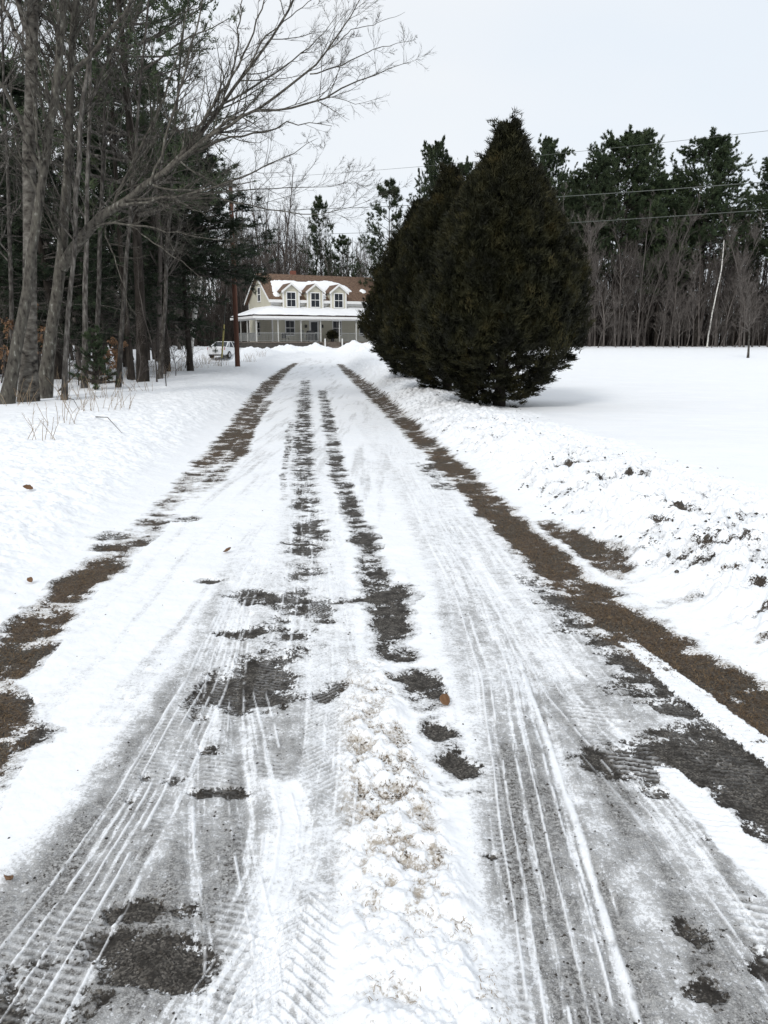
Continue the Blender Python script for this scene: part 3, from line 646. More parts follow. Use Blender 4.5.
# right-hand wood: bare trees
for i in range(62):
    px = 548+(i*37.3 % 270)+rnd.uniform(-6, 6); Y_ = 76+rnd.uniform(0, 1)*18
    s = rnd.uniform(.62, .95)
    place(far_kinds[i % 5], X_at(px, Y_), Y_, 'thin bare grey tree in the dense wood beyond the snowy field', 'bare tree', 'bare trees in the wood beyond the field', s*.66)
for i in range(34):
    px = 552+(i*53.7 % 262)+rnd.uniform(-5, 5); Y_ = 74+rnd.uniform(0, 5)
    place(thin_kinds[i % 3], X_at(px, Y_), Y_, 'slender pale sapling at the front edge of the wood beyond the field', 'sapling', 'saplings fronting the wood', rnd.uniform(.7, 1.15))
for i in range(60):
    px = 545+(i*41.1 % 280); Y_ = 74.5+rnd.uniform(0, 14)
    place(brush_kind[i % 4], X_at(px, Y_), Y_, 'twiggy bare shrub at the foot of the wood beyond the field', 'shrub', 'undergrowth of the wood beyond the field', rnd.uniform(.6, 1.1))
# behind the house
for i in range(58):
    px = 225+(i*31.7 % 175)+rnd.uniform(-4, 4); Y_ = 102+rnd.uniform(0, 30)
    s = rnd.uniform(.62, .95)*(1.0 if px < 300 else .72)
    place(far_kinds[(i*3+1) % 5], X_at(px, Y_), Y_, 'bare tree in the wood behind the house', 'bare tree', 'bare trees behind the house', s)
for (px, top, Y_, lab) in [(262, 172, 104, 'tall fine-twigged bare tree left of the chimney'), (288, 166, 106, 'tallest bare tree behind the left dormer'), (276, 190, 100, 'straight dark-trunked bare tree above the brick chimney')]:
    X0 = X_at(px, Y_); hh = h_at(top, Y_)-zg(X0, Y_)
    place(far_kinds[2], X0, Y_, lab, 'bare tree', 'bare trees behind the house', hh/21)
# between the left wood and the house
for i in range(26):
    px = 110+(i*23.3 % 140); Y_ = 70+rnd.uniform(0, 30)
    if px > 180: Y_ = 96+rnd.uniform(0, 20)
    place(far_kinds[i % 5], X_at(px, Y_), Y_, 'thin bare tree in the grey wood left of the house', 'bare tree', 'bare trees left of the house', rnd.uniform(.6, .85))
for i in range(30):
    px = 95+(i*29.3 % 145); Y_ = 66+rnd.uniform(0, 30)
    if px > 190: Y_ = 94+rnd.uniform(0, 12)
    place(brush_kind[i % 4], X_at(px, Y_), Y_, 'bare brown shrub in the thicket left of the house', 'shrub', 'thicket left of the house', rnd.uniform(.8, 1.3))

# deep woods seen only as a mass behind the separate trees
def wood_mass(name, label, x0, x1, y0, y1, n, hmin, hmax, seed, conif=.0, two=True):
    rng = np.random.default_rng(seed)
    xs = rng.uniform(0, 1, n); Yv = rng.uniform(y0, y1, n); px = x0+(x1-x0)*xs; Xv = (px-384)/F_PX*Yv*CP
    z0 = base_z(Xv, Yv)-.1
    h = rng.uniform(hmin, hmax, n)
    P, R = march(rng, np.stack([Xv, Yv, z0], 1), np.stack([rng.normal(0, .05, n), rng.normal(0, .05, n), np.ones(n)], 1), h, 0.13, 7, .02, .05, .2)
    c1 = children(rng, P, R, h, 14, .08, .98, .7, .22, .4, 4, .1, .12, rmin=.022)
    c2 = children(rng, c1[0], c1[1], c1[2], 6, .1, .98, .7, .5, .6, 3, .05, .15, rmin=.018)
    V, F = tubes([(P, R), c1[:2], c2[:2]], [4, 3, 3])
    o = link(name, mesh_np(name, V, [F]), M['bark_deep']); tag(o, label, 'wood', kind='stuff'); return o
M['bark_deep'] = mat_simple('deep_wood_bark', [(.030, .026, .023), (.075, .064, .057)], .6, .95, 0, 3, (1, 1, 1), (.35, .65), .05)
wood_mass('distant_wood', 'deep brown-grey wood seen through the trees beyond the field', 500, 900, 86, 125, 950, 4, 15, 1)
wood_mass('distant_wood', 'deep grey wood filling the gaps behind the house', 60, 460, 120, 160, 420, 6, 17, 2)
wood_mass('distant_wood', 'dark wood interior behind the big left-hand trees', -420, 168, 50, 100, 620, 4, 14, 3)

# ------------------------------------------------------------------ cedars beside the drive
CED = ([0, .02, .10, .165, .24, .32, .43, .54, .65, .75, .81, .87, .92, .96, 1], [.08, .24, .50, .76, .95, .98, .9, .78, .65, .48, .34, .19, .10, .04, .005])
def cedar(seed, h, rad, n=42000, open_low=.6):
    rng = np.random.default_rng(seed)
    t = rng.uniform(.02, 1, n*2); keep = rng.uniform(0, 1, n*2) < np.interp(t, *CED)**.8+.04; t = t[keep][:n]
    n = len(t); az = rng.uniform(-math.pi, math.pi, n)
    # vertical flame-like clumps modulate the outline
    cl = fbm(az*3.2+40, t*7, seed, 4, .6)+0; lobes = fbm(az*1.1+9, t*2.2, seed+5, 3)
    R = rad*np.interp(t, *CED)*(.50+.80*cl+.42*(lobes-.5)+.14*vnoise(az*9, t*26, seed+2))+.03
    dep = np.minimum(rng.exponential(.13, n), .85)
    rr = R*(1-dep)
    P = np.stack([np.cos(az)*rr, np.sin(az)*rr, t*h+rng.normal(0, .05, n)], 1)
    # gaps: fewer sprays low down and in hollows
    rt = .5+.5*np.cos(az+.35); low = (rng.uniform(0, 1, n) < (open_low+.33*rt)*sstep(.26*rt+.12, .02+.10*rt, t+.16*(fbm(az*2.5, t*8, seed+21, 3)-.5))) | (fbm(az*4.5, t*13, seed+9, 3) < .40)
    P = P[~low]; az2 = az[~low]; tt = t[~low]
    kq = 13; sel = rng.integers(0, len(P), int(len(P)/kq*1.25)); oc = np.repeat(P[sel], kq, 0); az2 = np.repeat(az2[sel], kq); tt = np.repeat(tt[sel], kq)
    # a spray is a leaning, flattened fan that widens outward
    sz = np.repeat(rng.uniform(.6, 1.35, len(sel)), kq); lean = np.repeat(rng.normal(0, .45, len(sel)), kq); g1 = rng.uniform(0, 1, len(oc))**.7*sz*.30; g2 = rng.normal(0, .055, len(oc))*(.4+g1*3); g3 = rng.normal(0, .022, len(oc))
    out = np.stack([np.cos(az2), np.sin(az2), np.zeros(len(oc))], 1); tan_ = np.stack([-np.sin(az2), np.cos(az2), np.zeros(len(oc))], 1)
    upv = np.where(tt < .2, .15, .75)[:, None]; ax = norm(out*.65+tan_*lean[:, None]+np.array([0, 0, 1.])*upv); P = oc+ax*g1[:, None]+tan_*g2[:, None]+out*g3[:, None]
    D = ax+tan_*(np.sign(g2)*.35)[:, None]
    V, F = needles(rng, P, D, 6, .10, .010, .38)
    # bigger flame-shaped sprays that break the outline
    m = n//9; q = rng.uniform(.06, .985, m); a3 = rng.uniform(-math.pi, math.pi, m); c3 = fbm(a3*3.2+40, q*7, seed, 4, .6)
    r3 = rad*np.interp(q, *CED)*(.58+.84*c3)+.02; kp = (q > .24) | (rng.uniform(0, 1, m) < .2)
    P3 = np.stack([np.cos(a3)*r3, np.sin(a3)*r3, q*h], 1)[kp]; D3 = np.stack([np.cos(a3)*.45, np.sin(a3)*.45, np.full(m, 1.)], 1)[kp]
    P3 = (P3[:, None]+D3[:, None]*np.linspace(-.08, .20, 6)[None, :, None]).reshape(-1, 3); D3 = np.repeat(D3, 6, 0)
    V3, F3 = needles(rng, P3, D3, 4, .10, .010, .5); F = np.concatenate([F, F3+len(V)]); V = np.concatenate([V, V3])
    # feathery sprays breaking the outline
    TP, TR = march(rng, np.zeros((1, 3)), np.array([[0, 0, 1.]]), np.array([h*.93]), .12, 9, .03, .03, .1); TR[:, 0] *= 1.3
    trunk = tubes([(TP, TR)], [12])
    nl = 170; q = rng.uniform(.05, .92, nl); a = rng.uniform(0, 2*math.pi, nl)
    i = np.clip((q*8).astype(int), 0, 7); f = (q*8-i)[:, None]; p = TP[0, i]*(1-f)+TP[0, i+1]*f
    d = np.stack([np.cos(a), np.sin(a), np.where(q < .15, .12, .75)], 1)
    Ln = rad*np.interp(np.minimum(q+.1, 1), *CED)*1.05
    LP, LR = march(rng, p, d, Ln, .022-.012*q, 7, .10, .12)
    SP, SR, _ = children(rng, LP, LR, Ln, 7, .25, .98, .7, .35, .5, 4, .08, .15, rmin=.004)
    return trunk, tubes([(LP, LR), (SP, SR)], [5, 3]), (V, F)
for (px, Y_, top, rad, seed, n, lab) in [
    (499, 17.4, 130, 1.68, 31, 60000, 'largest and nearest dark cedar beside the drive, with its trunk and bare lower boughs showing'),
    (447, 22.5, 174, 1.66, 32, 42000, 'middle dark cedar of the row, tucked behind the nearest one'),
    (417, 28.2, 205, 1.70, 33, 36000, 'farthest and leftmost dark cedar of the row, overlapping the end of the house')]:
    Xc = (px-384)/F_PX*(Y_*CP+.3); z0 = zg(Xc, Y_)-.05; h = at(px, top, Y_)[2]-z0
    tr, lm, cr_ = cedar(seed, h, rad, n, .42 if seed == 31 else .2)
    o = make_tree('cedar_tree', [('trunk', tr, 'bark_dark', True), ('limbs', lm, 'bark_dark', False), ('crown', cr_, 'cedar', False)], M, (Xc, Y_, z0))
    tag(o, lab, 'cedar', 'row of cedars beside the drive')

# ------------------------------------------------------------------ the left-hand wood: conifers
hem_prof = ([0, .12, .35, .7, 1], [.85, 1.0, .85, .5, .05])
hem = []
for i in range(2):
    t, l, f = conifer(260+i, 18, .30, 2.6+.8*i, 4.6, hem_prof, nl=150, tuft=.17, tw=.020, K=6, sub=13, tuft_n=9, lift=.02, droop=.16, planar=.25)
    hem.append(make_tree('hemlock_tree', [('trunk', t, 'bark_dark', True), ('limbs', l, 'bark_grey', False), ('crown', f, 'hemlock', False)], M))
t, l, f = conifer(270, 19, .21, 5.0, 4.4, ([0, .15, .35, .6, 1], [.8, 1, .9, .55, .12]), nl=105, tuft=.20, tw=.019, K=6, sub=10, tuft_n=5, lift=.08, droop=.05)
wpine = make_tree('pine_tree', [('trunk', t, 'bark_dark', True), ('limbs', l, 'bark_grey', False), ('crown', f, 'pine', False)], M)
for (src, px, Y_, s, sxy, lab, cat) in [
    (wpine, 142, 28, 1.0, .98, 'big pine with twin dark trunks, its boughs reaching right toward the pole', 'pine'),
    (hem[0], 166, 37, .72, .85, 'drooping dark hemlock on the right edge of the left-hand wood', 'hemlock'),
    (hem[1], 100, 33, .52, 1.3, 'dark hemlock behind the forked maple', 'hemlock'),
    (hem[0], 56, 30, .60, 1.15, 'short dense hemlock behind the maple and aspen trunks', 'hemlock'),
    (hem[1], 8, 33, .58, 1.3, 'dark hemlock at the left edge of the photo', 'hemlock'),
    (hem[0], 128, 42, .80, 1.0, 'hemlock filling the gap left of the twin dark trunks', 'hemlock'),
    (hem[1], 60, 44, .58, 1.4, 'tall hemlock deep in the left-hand wood', 'hemlock'),
    (hem[0], -50, 30, .62, 1.2, 'hemlock just outside the left edge, boughs reaching into view', 'hemlock'),
    (hem[1], 160, 52, .8, 1.0, 'hemlock deep behind the white birch', 'hemlock'),
    (hem[0], 20, 50, .62, 1.3, 'farthest hemlock behind the leaning trunk', 'hemlock')]:
    o = place(src, X_at(px, Y_), Y_, lab, cat, 'conifers of the left-hand wood', s, sxy=sxy)
t, l, f = conifer(275, 10.4, .11, 4.5, 3.0, ([0, .12, .5, 1], [.85, 1, .7, .1]), nl=130, tuft=.17, tw=.017, K=6, sub=11, tuft_n=8, lift=-.02, droop=.10, planar=.25)
t3 = make_tree('hemlock_tree', [('trunk', t, 'bark_dark', True), ('limbs', l, 'bark_grey', False), ('crown', f, 'hemlock', False)], M, (X_at(190, 37), 37, zg(X_at(190, 37), 37)-.05))
t3.scale = (1.32, 1.32, 1.0)
tag(t3, 'hemlock with its lowest boughs hanging out beside the top of the pole', 'hemlock', 'conifers of the left-hand wood')
t2 = copy_tree(wpine); t2.location = (X_at(131, 29.4), 29.4, zg(X_at(131, 29.4), 29.4)-.05); t2.rotation_euler = (0, 0, 2.1); t2.scale = (.6, .6, .86)
tag(t2, 'second dark pine trunk standing close left of the big pine', 'pine', 'conifers of the left-hand wood')

# ------------------------------------------------------------------ the left-hand wood: hand-laid hardwoods
def px_line(pts, Y0, Y1=None):        # (x_px, y_px, radius[, Y]) -> points and radii; depth runs from Y0 to Y1 along the line
    out = []; n = len(pts)
    for i, q in enumerate(pts):
        Y_ = q[3] if len(q) > 3 else Y0+((Y1 if Y1 else Y0)-Y0)*i/(n-1)
        out.append((*at(q[0], q[1], Y_), q[2]))
    return out
def hardwood(seed, lines, mat, label, cat, k=2.6, lv=3, kk=(7, 6), t0=(.45,), ang=.7, rmin=.0035, name='bare_tree', mat2=None, l1=1.0):
    rng = np.random.default_rng(seed)
    base = np.array(lines[0][0][:3]); base[2] = zg(base[0], base[1])-.08
    main, bt, sd = [], [], []
    for j, ln in enumerate(lines):
        tp = np.array(ln, float)
        if j == 0: tp[0, :3] = base
        s = np.concatenate([[0], np.cumsum(np.linalg.norm(np.diff(tp[:, :3], axis=0), axis=1))]); n = 16
        tt = np.linspace(0, s[-1], n)
        from_ = np.stack([np.interp(tt, s, tp[:, q]) for q in range(3)], 1)
        for _ in range(2): from_[1:-1] = (from_[:-2]+2*from_[1:-1]+from_[2:])/4
        from_[1:-1] += rng.normal(0, .018, (n-2, 3))*(1 if j else .6)
        R = np.interp(tt, s, tp[:, 3]); 
        if j == 0: R[0] *= 1.3; R[1] *= 1.05
        P = (from_-base)[None]; R = R[None]; Ln = np.array([s[-1]])
        main.append((P, R)); a0 = t0[min(j, len(t0)-1)]
        nk = max(3, int(k*s[-1]*(1-a0)))
        p1 = children(rng, P, R, Ln*0+min(s[-1], 8)*l1, nk, a0, .99, ang, .32, .5, 7, .07, .12, rmin=rmin*1.6, taper=.55)
        p2 = children(rng, *p1, kk[0], .12, .98, .65, .5, .6, 5, .05, .14, rmin=rmin*1.2)
        p3 = children(rng, *p2, kk[1], .1, .98, .6, .55, .65, 4, .04, .15, rmin=rmin)
        bt += [p1[:2], p2[:2], p3[:2]]; sd += [5, 3, 3]
        if lv > 3:
            p4 = children(rng, *p3, 3, .1, .98, .55, .6, .7, 3, .02, .15, rmin=rmin*.9); bt.append(p4[:2]); sd.append(3)
    o = make_tree(name, [('trunk', tubes(main, [14]*len(main)), mat, True), ('branches', tubes(bt, sd), mat2 or mat, False)], M, tuple(base))
    return tag(o, label, cat)
maple = [
    px_line([(42, 386, 0.185), (50, 335, 0.150), (56, 298, 0.142), (63, 265, 0.140), (66, 214, 0.1170), (69, 180, 0.1092), (68, 100, 0.0936), (76, 0, 0.0780), (84, -120, 0.0468), (90, -240, 0.0234)], 20.6, 20.8),
    px_line([(62, 268, .15), (78, 234, .14), (112, 208, .10), (150, 185, .072), (190, 150, .052), (220, 107, .040), (245, 74, .032), (275, 33, .024), (299, -8, 0.0213), (315, -50, 0.0102)], 20.6, 18.6),
    px_line([(165, 174, 0.0450), (190, 148, 0.0420), (220, 128, 0.0360), (247, 117, 0.0312), (275, 96, 0.0270), (310, 74, 0.0216), (329, 49, 0.0168), (348, 22, 0.0120), (362, -5, 0.0072)], 19.7, 17.4),
    px_line([(175, 164, 0.0360), (220, 121, 0.0300), (253, 112, 0.0252), (291, 109, 0.0216), (321, 101, 0.0180), (357, 79, 0.0132), (384, 71, 0.0090), (409, 62, 0.0036)], 19.6, 16.6),
    px_line([(310, 74, 0.0144), (343, 66, 0.0120), (373, 49, 0.0078), (411, 41, 0.0030)], 18.0, 17.2),
    px_line([(329, 49, 0.0108), (352, 30, 0.0078), (385, 20, 0.0048), (405, 12, 0.0024)], 17.8, 17.6),
    px_line([(120, 205, 0.0330), (170, 198, 0.0270), (220, 186, 0.0216), (247, 175, 0.0168), (269, 164, 0.0120), (302, 148, 0.0072), (318, 138, 0.0030)], 20.0, 17.8),
    px_line([(118, 206, 0.0300), (165, 200, 0.0252), (205, 196, 0.0216), (236, 202, 0.0180), (275, 213, 0.0132), (329, 215, 0.0084), (351, 210, 0.0054), (370, 200, 0.0024)], 20.0, 18.6),
    px_line([(130, 200, 0.0300), (180, 196, 0.0216), (242, 191, 0.0156), (269, 189, 0.0120), (310, 186, 0.0078), (338, 189, 0.0054), (358, 176, 0.0024)], 20.0, 21.0),
    px_line([(76, 236, 0.0360), (105, 222, 0.0300), (135, 226, 0.0216), (165, 230, 0.0156), (190, 236, 0.0108), (237, 239, 0.0036)], 20.4, 18.8),
    px_line([(100, 216, 0.0270), (110, 245, 0.0180), (116, 262, 0.0132), (125, 290, 0.0084), (128, 322, 0.0036)], 20.4, 19.6),
    px_line([(130, 226, 0.0180), (165, 250, 0.0120), (190, 268, 0.0072), (212, 290, 0.0030)], 20.0, 18.9),
    px_line([(64, 258, 0.0420), (55, 225, 0.0330), (30, 180, 0.0240), (5, 140, 0.0180), (-30, 100, 0.0090)], 20.6, 19.0),
    px_line([(69, 150, 0.0420), (90, 100, 0.0360), (112, 50, 0.0270), (140, -10, 0.0180), (160, -70, 0.0090)], 20.7, 21.8),
    px_line([(68, 130, 0.0360), (48, 70, 0.0300), (28, 10, 0.0210), (10, -60, 0.0120)], 20.7, 19.8),
    px_line([(196, 130, .030), (225, 88, .026), (248, 48, .020), (262, 8, .014), (270, -30, .008)], 19.3, 18.2),
    px_line([(205, 118, .028), (250, 88, .022), (288, 66, .016), (318, 40, .010), (338, 14, .005)], 19.2, 20.4),
    px_line([(222, 104, .024), (236, 60, .020), (240, 20, .014), (246, -20, .008)], 19.0, 19.8),
    px_line([(170, 168, .034), (215, 140, .026), (262, 132, .018), (300, 122, .011), (332, 126, .005)], 19.8, 18.8),
    px_line([(245, 74, .020), (262, 40, .016), (288, 18, .011), (320, -6, .006)], 18.4, 19.4),
    px_line([(112, 208, .040), (140, 150, .032), (165, 96, .024), (182, 40, .016), (190, -10, .009)], 20.3, 21.2),
    px_line([(150, 185, 0.0360), (170, 130, 0.0300), (185, 70, 0.0240), (200, 10, 0.0180), (215, -50, 0.0120)], 19.8, 20.8)]
hardwood(301, maple, 'bark_maple', 'forked maple with lichen-spotted bark, its long bare limb sweeping right over the sky', 'maple', k=3.0, kk=(8, 7), t0=(.45, .30, .08, .08, .05, .05), name='maple_tree', l1=.95, rmin=.0026)
hardwood(302, [px_line([(5, 398, .16), (20, 330, .13), (28, 285, .12), (36, 220, .105), (42, 175, .095), (55, 100, .095), (62, 30, .08), (70, -80, .05)], 18.7, 19.0),
               px_line([(42, 175, .07), (20, 120, .05), (0, 80, .035), (-30, 30, .02)], 18.85, 18.2),
               px_line([(56, 95, .06), (85, 60, .05), (120, 20, .04), (150, -30, .025)], 18.95, 20)],
         'bark_maple', 'leftmost trunk, leaning right across the grey aspen at the edge of the wood', 'bare tree', k=2.2, t0=(.45, .2))
hardwood(303, [px_line([(27, 390, .22), (30, 330, .17), (31, 281, .16), (29, 180, .15), (31, 100, .14), (32, 0, .13), (33, -120, .12), (33, -300, .05)], 19.3, 19.5),
               px_line([(30, 60, .05), (10, 20, .04), (-10, -30, .02)], 19.4, 19),
               px_line([(32, 20, .05), (60, -20, .04), (80, -60, .02)], 19.4, 20)],
         'aspen', 'straight grey aspen trunk with dark scars beside the leaning trunk', 'aspen', k=1.3, t0=(.55, .2), name='aspen_tree')
hardwood(304, [px_line([(63, 384, .07), (66, 330, .06), (70, 290, .055), (76, 241, .05), (77, 180, .06), (82, 100, .05), (95, 20, .04), (105, -60, .02)], 19.8, 20.2)],
         'bark_grey', 'slim straight trunk just right of the forked maple', 'bare tree', k=2.4, t0=(.35,))
hardwood(305, [px_line([(188, 350, .16), (194, 318, .13), (199, 290, .11), (203, 262, .08), (206, 230, .05)], 44, 44)],
         'birch', 'leaning white birch trunk left of the car', 'birch', k=1.5, t0=(.6,), name='birch_tree', mat2='bark_far', rmin=.008)
for j, (px, Y_, lean, hh, r, lab) in enumerate([
    (-14, 23, 8, -200, .15, 'bare tree at the extreme left edge'), (14, 25.5, -10, -150, .12, 'thin bare tree between the leaning trunk and the edge'),
    (84, 24, 6, -220, .13, 'grey bare tree rising right of the maple fork'), (95, 26.5, 12, -180, .13, 'bare tree left of the twin dark pines'),
    (118, 24.5, 24, -160, .11, 'bare tree leaning right in front of the twin dark pines'),
    (160, 30, 20, -60, .12, 'bare tree right of the twin dark pines, crown against the sky'), (-40, 21, 30, -200, .16, 'bare tree outside the left edge, limbs reaching in')]):
    g_ = 512-F_PX*math.tan(math.atan((512-342)/F_PX)-math.atan(1.45/Y_))
    xs = [px, px+lean*.2, px+lean*.45, px+lean*.8, px+lean*1.3, px+lean*1.9]
    ys = [g_, g_-70, g_-160, g_-260, g_-400, hh]; r *= .72; hh = hh*.6; rs = [r, r*.85, r*.7, r*.52, r*.35, r*.12]
    hardwood(320+j, [px_line(list(zip(xs, ys, rs)), Y_, Y_+.5)], 'bark_grey', lab, 'bare tree', k=1.5, t0=(.25,), kk=(7, 6), l1=1.0, rmin=.0024)
for i in range(22):                       # understorey between the trunks
    px = -20+(i*29.3 % 215); Y_ = 25+rnd.uniform(0, 17)
    place(brush_kind[i % 4], X_at(px, Y_), Y_, 'bare twiggy shrub under the left-hand trees', 'shrub', 'undergrowth of the left-hand wood', rnd.uniform(.45, .8))

# young trees: brown-leaved beech saplings, little evergreen, field sapling, leaning birch
M['dead_leaf'] = mat_simple('dead_leaf', [(.10, .055, .03), (.26, .15, .08)], 5, .7, 0)
def leafy(seed, h, n, loc, label):
    rng = np.random.default_rng(seed)
    P, R = march(rng, np.zeros((1, 3)), np.array([[0, 0, 1.]]), np.array([h]), .018, 6, .02, .08)
    c1 = children(rng, P, R, np.array([h]), 12, .2, .98, .8, .4, .6, 5, .04, .12); c2 = children(rng, *c1, 4, .2, .98, .6, .5, .7, 4, .02, .1)
    V, F = tubes([(P, R), c1[:2], c2[:2]], [6, 4, 3])
    C = c2[0][rng.integers(0, len(c2[0]), n), rng.integers(1, 4, n)]
    LV, LF = needles(rng, C, np.tile([0, 0, -.6], (n, 1)), 2, .085, .028, .6)
    o = make_tree('beech_sapling', [('stem', (V, F), 'bark_grey', False), ('leaves', (LV, LF), 'dead_leaf', False)], M, loc)
    return tag(o, label, 'sapling', 'beech saplings holding dead leaves')
for (px, Y_, h, n, lab) in [(44, 24, 2.6, 330, 'tall brown-leaved beech sapling between the aspen and the maple'), (4, 23, 1.9, 200, 'brown-leaved beech sapling at the left edge behind the leaning trunk'),
                            (122, 26, 1.5, 260, 'low brown-leaved beech sapling left of the twin dark pines'), (108, 27, 1.1, 120, 'smallest brown-leaved beech sapling beside the little evergreen'), (20, 26, 2.0, 160, 'brown-leaved beech sapling half hidden behind the aspen')]:
    X0 = X_at(px, Y_); leafy(int(px)+400, h, n, (X0, Y_, zg(X0, Y_)-.03), lab)
t, l, f = conifer(280, 1.7, .03, .05, .42, spruce_prof, nl=46, tuft=.07, tw=.008, K=6, sub=6, tuft_n=5, lift=.2)
o = make_tree('young_evergreen', [('trunk', t, 'bark_dark', True), ('limbs', l, 'bark_dark', False), ('crown', f, 'pine', False)], M, (X_at(95, 23.6), 23.6, zg(X_at(95, 23.6), 23.6)-.03))
tag(o, 'little green evergreen standing in the snow at the foot of the wood', 'young tree')
tr, br = bare_tree(150, h=4.6, r=.07, lv=3, k=(24, 7, 5), t0=.3, ang=.75, up=.10, crown_r=.40, rmin=.009, wob=.02)
Yf = 48; o = make_tree('bare_sapling', [('trunk', tr, 'bark_grey', True), ('branches', br, 'bark_pale', False)], M, (X_at(748, Yf), Yf, zg(X_at(748, Yf), Yf)-.05))
tag(o, 'small round-crowned bare tree alone on the snowy field at right', 'young tree')
hardwood(306, [px_line([(707, 346, .065), (711, 320, .058), (716, 295, .052), (722, 268, .045), (724, 240, .035)], 73, 73)], 'birch', 'thin white birch leaning right at the front of the wood beyond the field', 'birch', k=1.0, t0=(.7,), name='birch_tree', mat2='bark_far', rmin=.01)

# ------------------------------------------------------------------ house
M['siding'] = None
def siding():
    m = bpy.data.materials.new('clapboard'); m.use_nodes = True; nt = m.node_tree; L = nt.links; b = nt.nodes['Principled BSDF']
    tc = nt.nodes.new('ShaderNodeTexCoord'); wv = nt.nodes.new('ShaderNodeTexWave'); wv.wave_type = 'BANDS'; wv.bands_direction = 'Z'; wv.wave_profile = 'SAW'; wv.inputs['Scale'].default_value = 1.6
    nz = nt.nodes.new('ShaderNodeTexNoise'); nz.inputs['Scale'].default_value = 1.2
    mx = nt.nodes.new('ShaderNodeMix'); mx.data_type = 'RGBA'; mx.inputs[6].default_value = (.50, .475, .38, 1); mx.inputs[7].default_value = (.60, .575, .47, 1)
    bp = nt.nodes.new('ShaderNodeBump'); bp.inputs['Strength'].default_value = .6; bp.inputs['Distance'].default_value = .03
    L.new(tc.outputs['Object'], wv.inputs[0]); L.new(tc.outputs['Object'], nz.inputs[0]); L.new(nz.outputs[0], mx.inputs[0]); L.new(mx.outputs[2], b.inputs[0])
    L.new(wv.outputs[1], bp.inputs['Height']); L.new(bp.outputs[0], b.inputs['Normal']); b.inputs['Roughness'].default_value = .6
    return m
M['siding'] = siding()
M['shingle'] = mat_simple('brown_shingle', [(.08, .050, .034), (.135, .086, .060), (.19, .128, .09)], 5, .9, .3, 7, (1, 1, 2))
M['deck'] = mat_simple('deck_wood', [(.11, .09, .075), (.2, .17, .145)], 5, .8, 0, 4, (1, 8, 1))
M['rail'] = mat_simple('rail_paint', [(.20, .205, .20), (.28, .285, .28)], 3, .6)
M['post'] = mat_simple('post_paint', [(.42, .42, .40), (.5, .5, .48)], 3, .6)
M['glass'] = mat_simple('window_glass', [(.012, .015, .022), (.022, .027, .034)], 1.5, .12, 0, spec=.22)
M['brick'] = mat_simple('chimney_brick', [(.16, .06, .045), (.24, .1, .07)], 14, .9, .2)
M['black'] = mat_simple('black_paint', [(.02, .02, .022), (.035, .035, .038)], 8, .45)
M['skirt'] = mat_simple('porch_skirting', [(.05, .045, .04), (.10, .09, .08)], 3, .9, 0, 4, (8, 1, 1))
HY = 84.0; HX = (272.5-384)/F_PX*(HY*CP-.4*SP); HZ = 1.0
H = tag(empty('house', (HX, HY, HZ), math.radians(25.5)), 'cream clapboard house with brown shingle roof, three dormers and a white-railed wraparound porch', 'house')
LN, DW, EV, RG_ = 13.2, 8.6, 5.05, 7.75; SL_ = (RG_-EV)/(DW/2)
MB().prism([(0, -.3), (DW, -.3), (DW, EV), (DW/2, RG_), (0, EV)], 'x', 0, LN).build('wall', M['siding'], H)
rf = MB()
for sgn in (1, -1):
    y_e = -.45 if sgn > 0 else DW+.45; z_e = EV-.45*SL_
    rf.prism([(y_e, z_e+.02), (DW/2, RG_+.02), (DW/2, RG_+.20), (y_e, z_e+.18)], 'x', -.40, LN+.4)
roof = rf.build('roof', M['shingle'], H)
MB().box(3.8, 4.35, DW/2+.1, DW/2+.65, RG_-.6, RG_+.62).build('chimney', M['brick'], roof)
tb = MB()
for xa in (-.44, LN+.41):
    tb.prism([(-.47, EV-.45*SL_-.06), (DW/2, RG_-.06), (DW/2, RG_+.22), (-.47, EV-.45*SL_+.20)], 'x', xa, xa+.035)
    tb.prism([(DW+.47, EV-.45*SL_-.06), (DW/2, RG_-.063), (DW/2, RG_+.217), (DW+.47, EV-.45*SL_+.20)], 'x', xa+.004, xa+.039)
tb.box(-.40, LN+.4, -.50, -.46, EV-.45*SL_-.10, EV-.45*SL_+.19)
tb.build('eaves_trim', M['white_paint'], H)
cb = MB()
for (x0, y0) in ((-.03, -.03), (LN-.12, -.03), (-.03, DW-.12)): cb.box(x0, x0+.15, y0, y0+.15, -.2, EV-.05)
cb.box(0.13, LN-.13, -.025, .02, EV-.62, EV-.30)
cb.build('corner_board', M['white_paint'], H)
def window_front(x, z0, w_, h_, y=0, parent=H):
    f = MB(); t_ = .10; d0 = y-.06; d1 = y-.002
    f.box(x-w_/2-t_, x+w_/2+t_, d0, d1, z0+h_, z0+h_+t_); f.box(x-w_/2-t_, x+w_/2+t_, d0-.03, d1, z0-t_, z0)
    f.box(x-w_/2-t_, x-w_/2, d0, d1, z0, z0+h_); f.box(x+w_/2, x+w_/2+t_, d0, d1, z0, z0+h_)
    f.box(x-w_/2, x+w_/2, d0+.012, d1, z0+h_/2-.03, z0+h_/2+.03)
    f.box(x-.014, x+.014, d0+.02, d1, z0, z0+h_/2-.03); f.box(x-.014, x+.014, d0+.02, d1, z0+h_/2+.03, z0+h_)
    fo = f.build('window', M['white_paint'], parent)
    MB().box(x-w_/2, x+w_/2, d0+.03, d0+.045, z0, z0+h_).build('pane', M['glass'], fo if parent is H else parent)
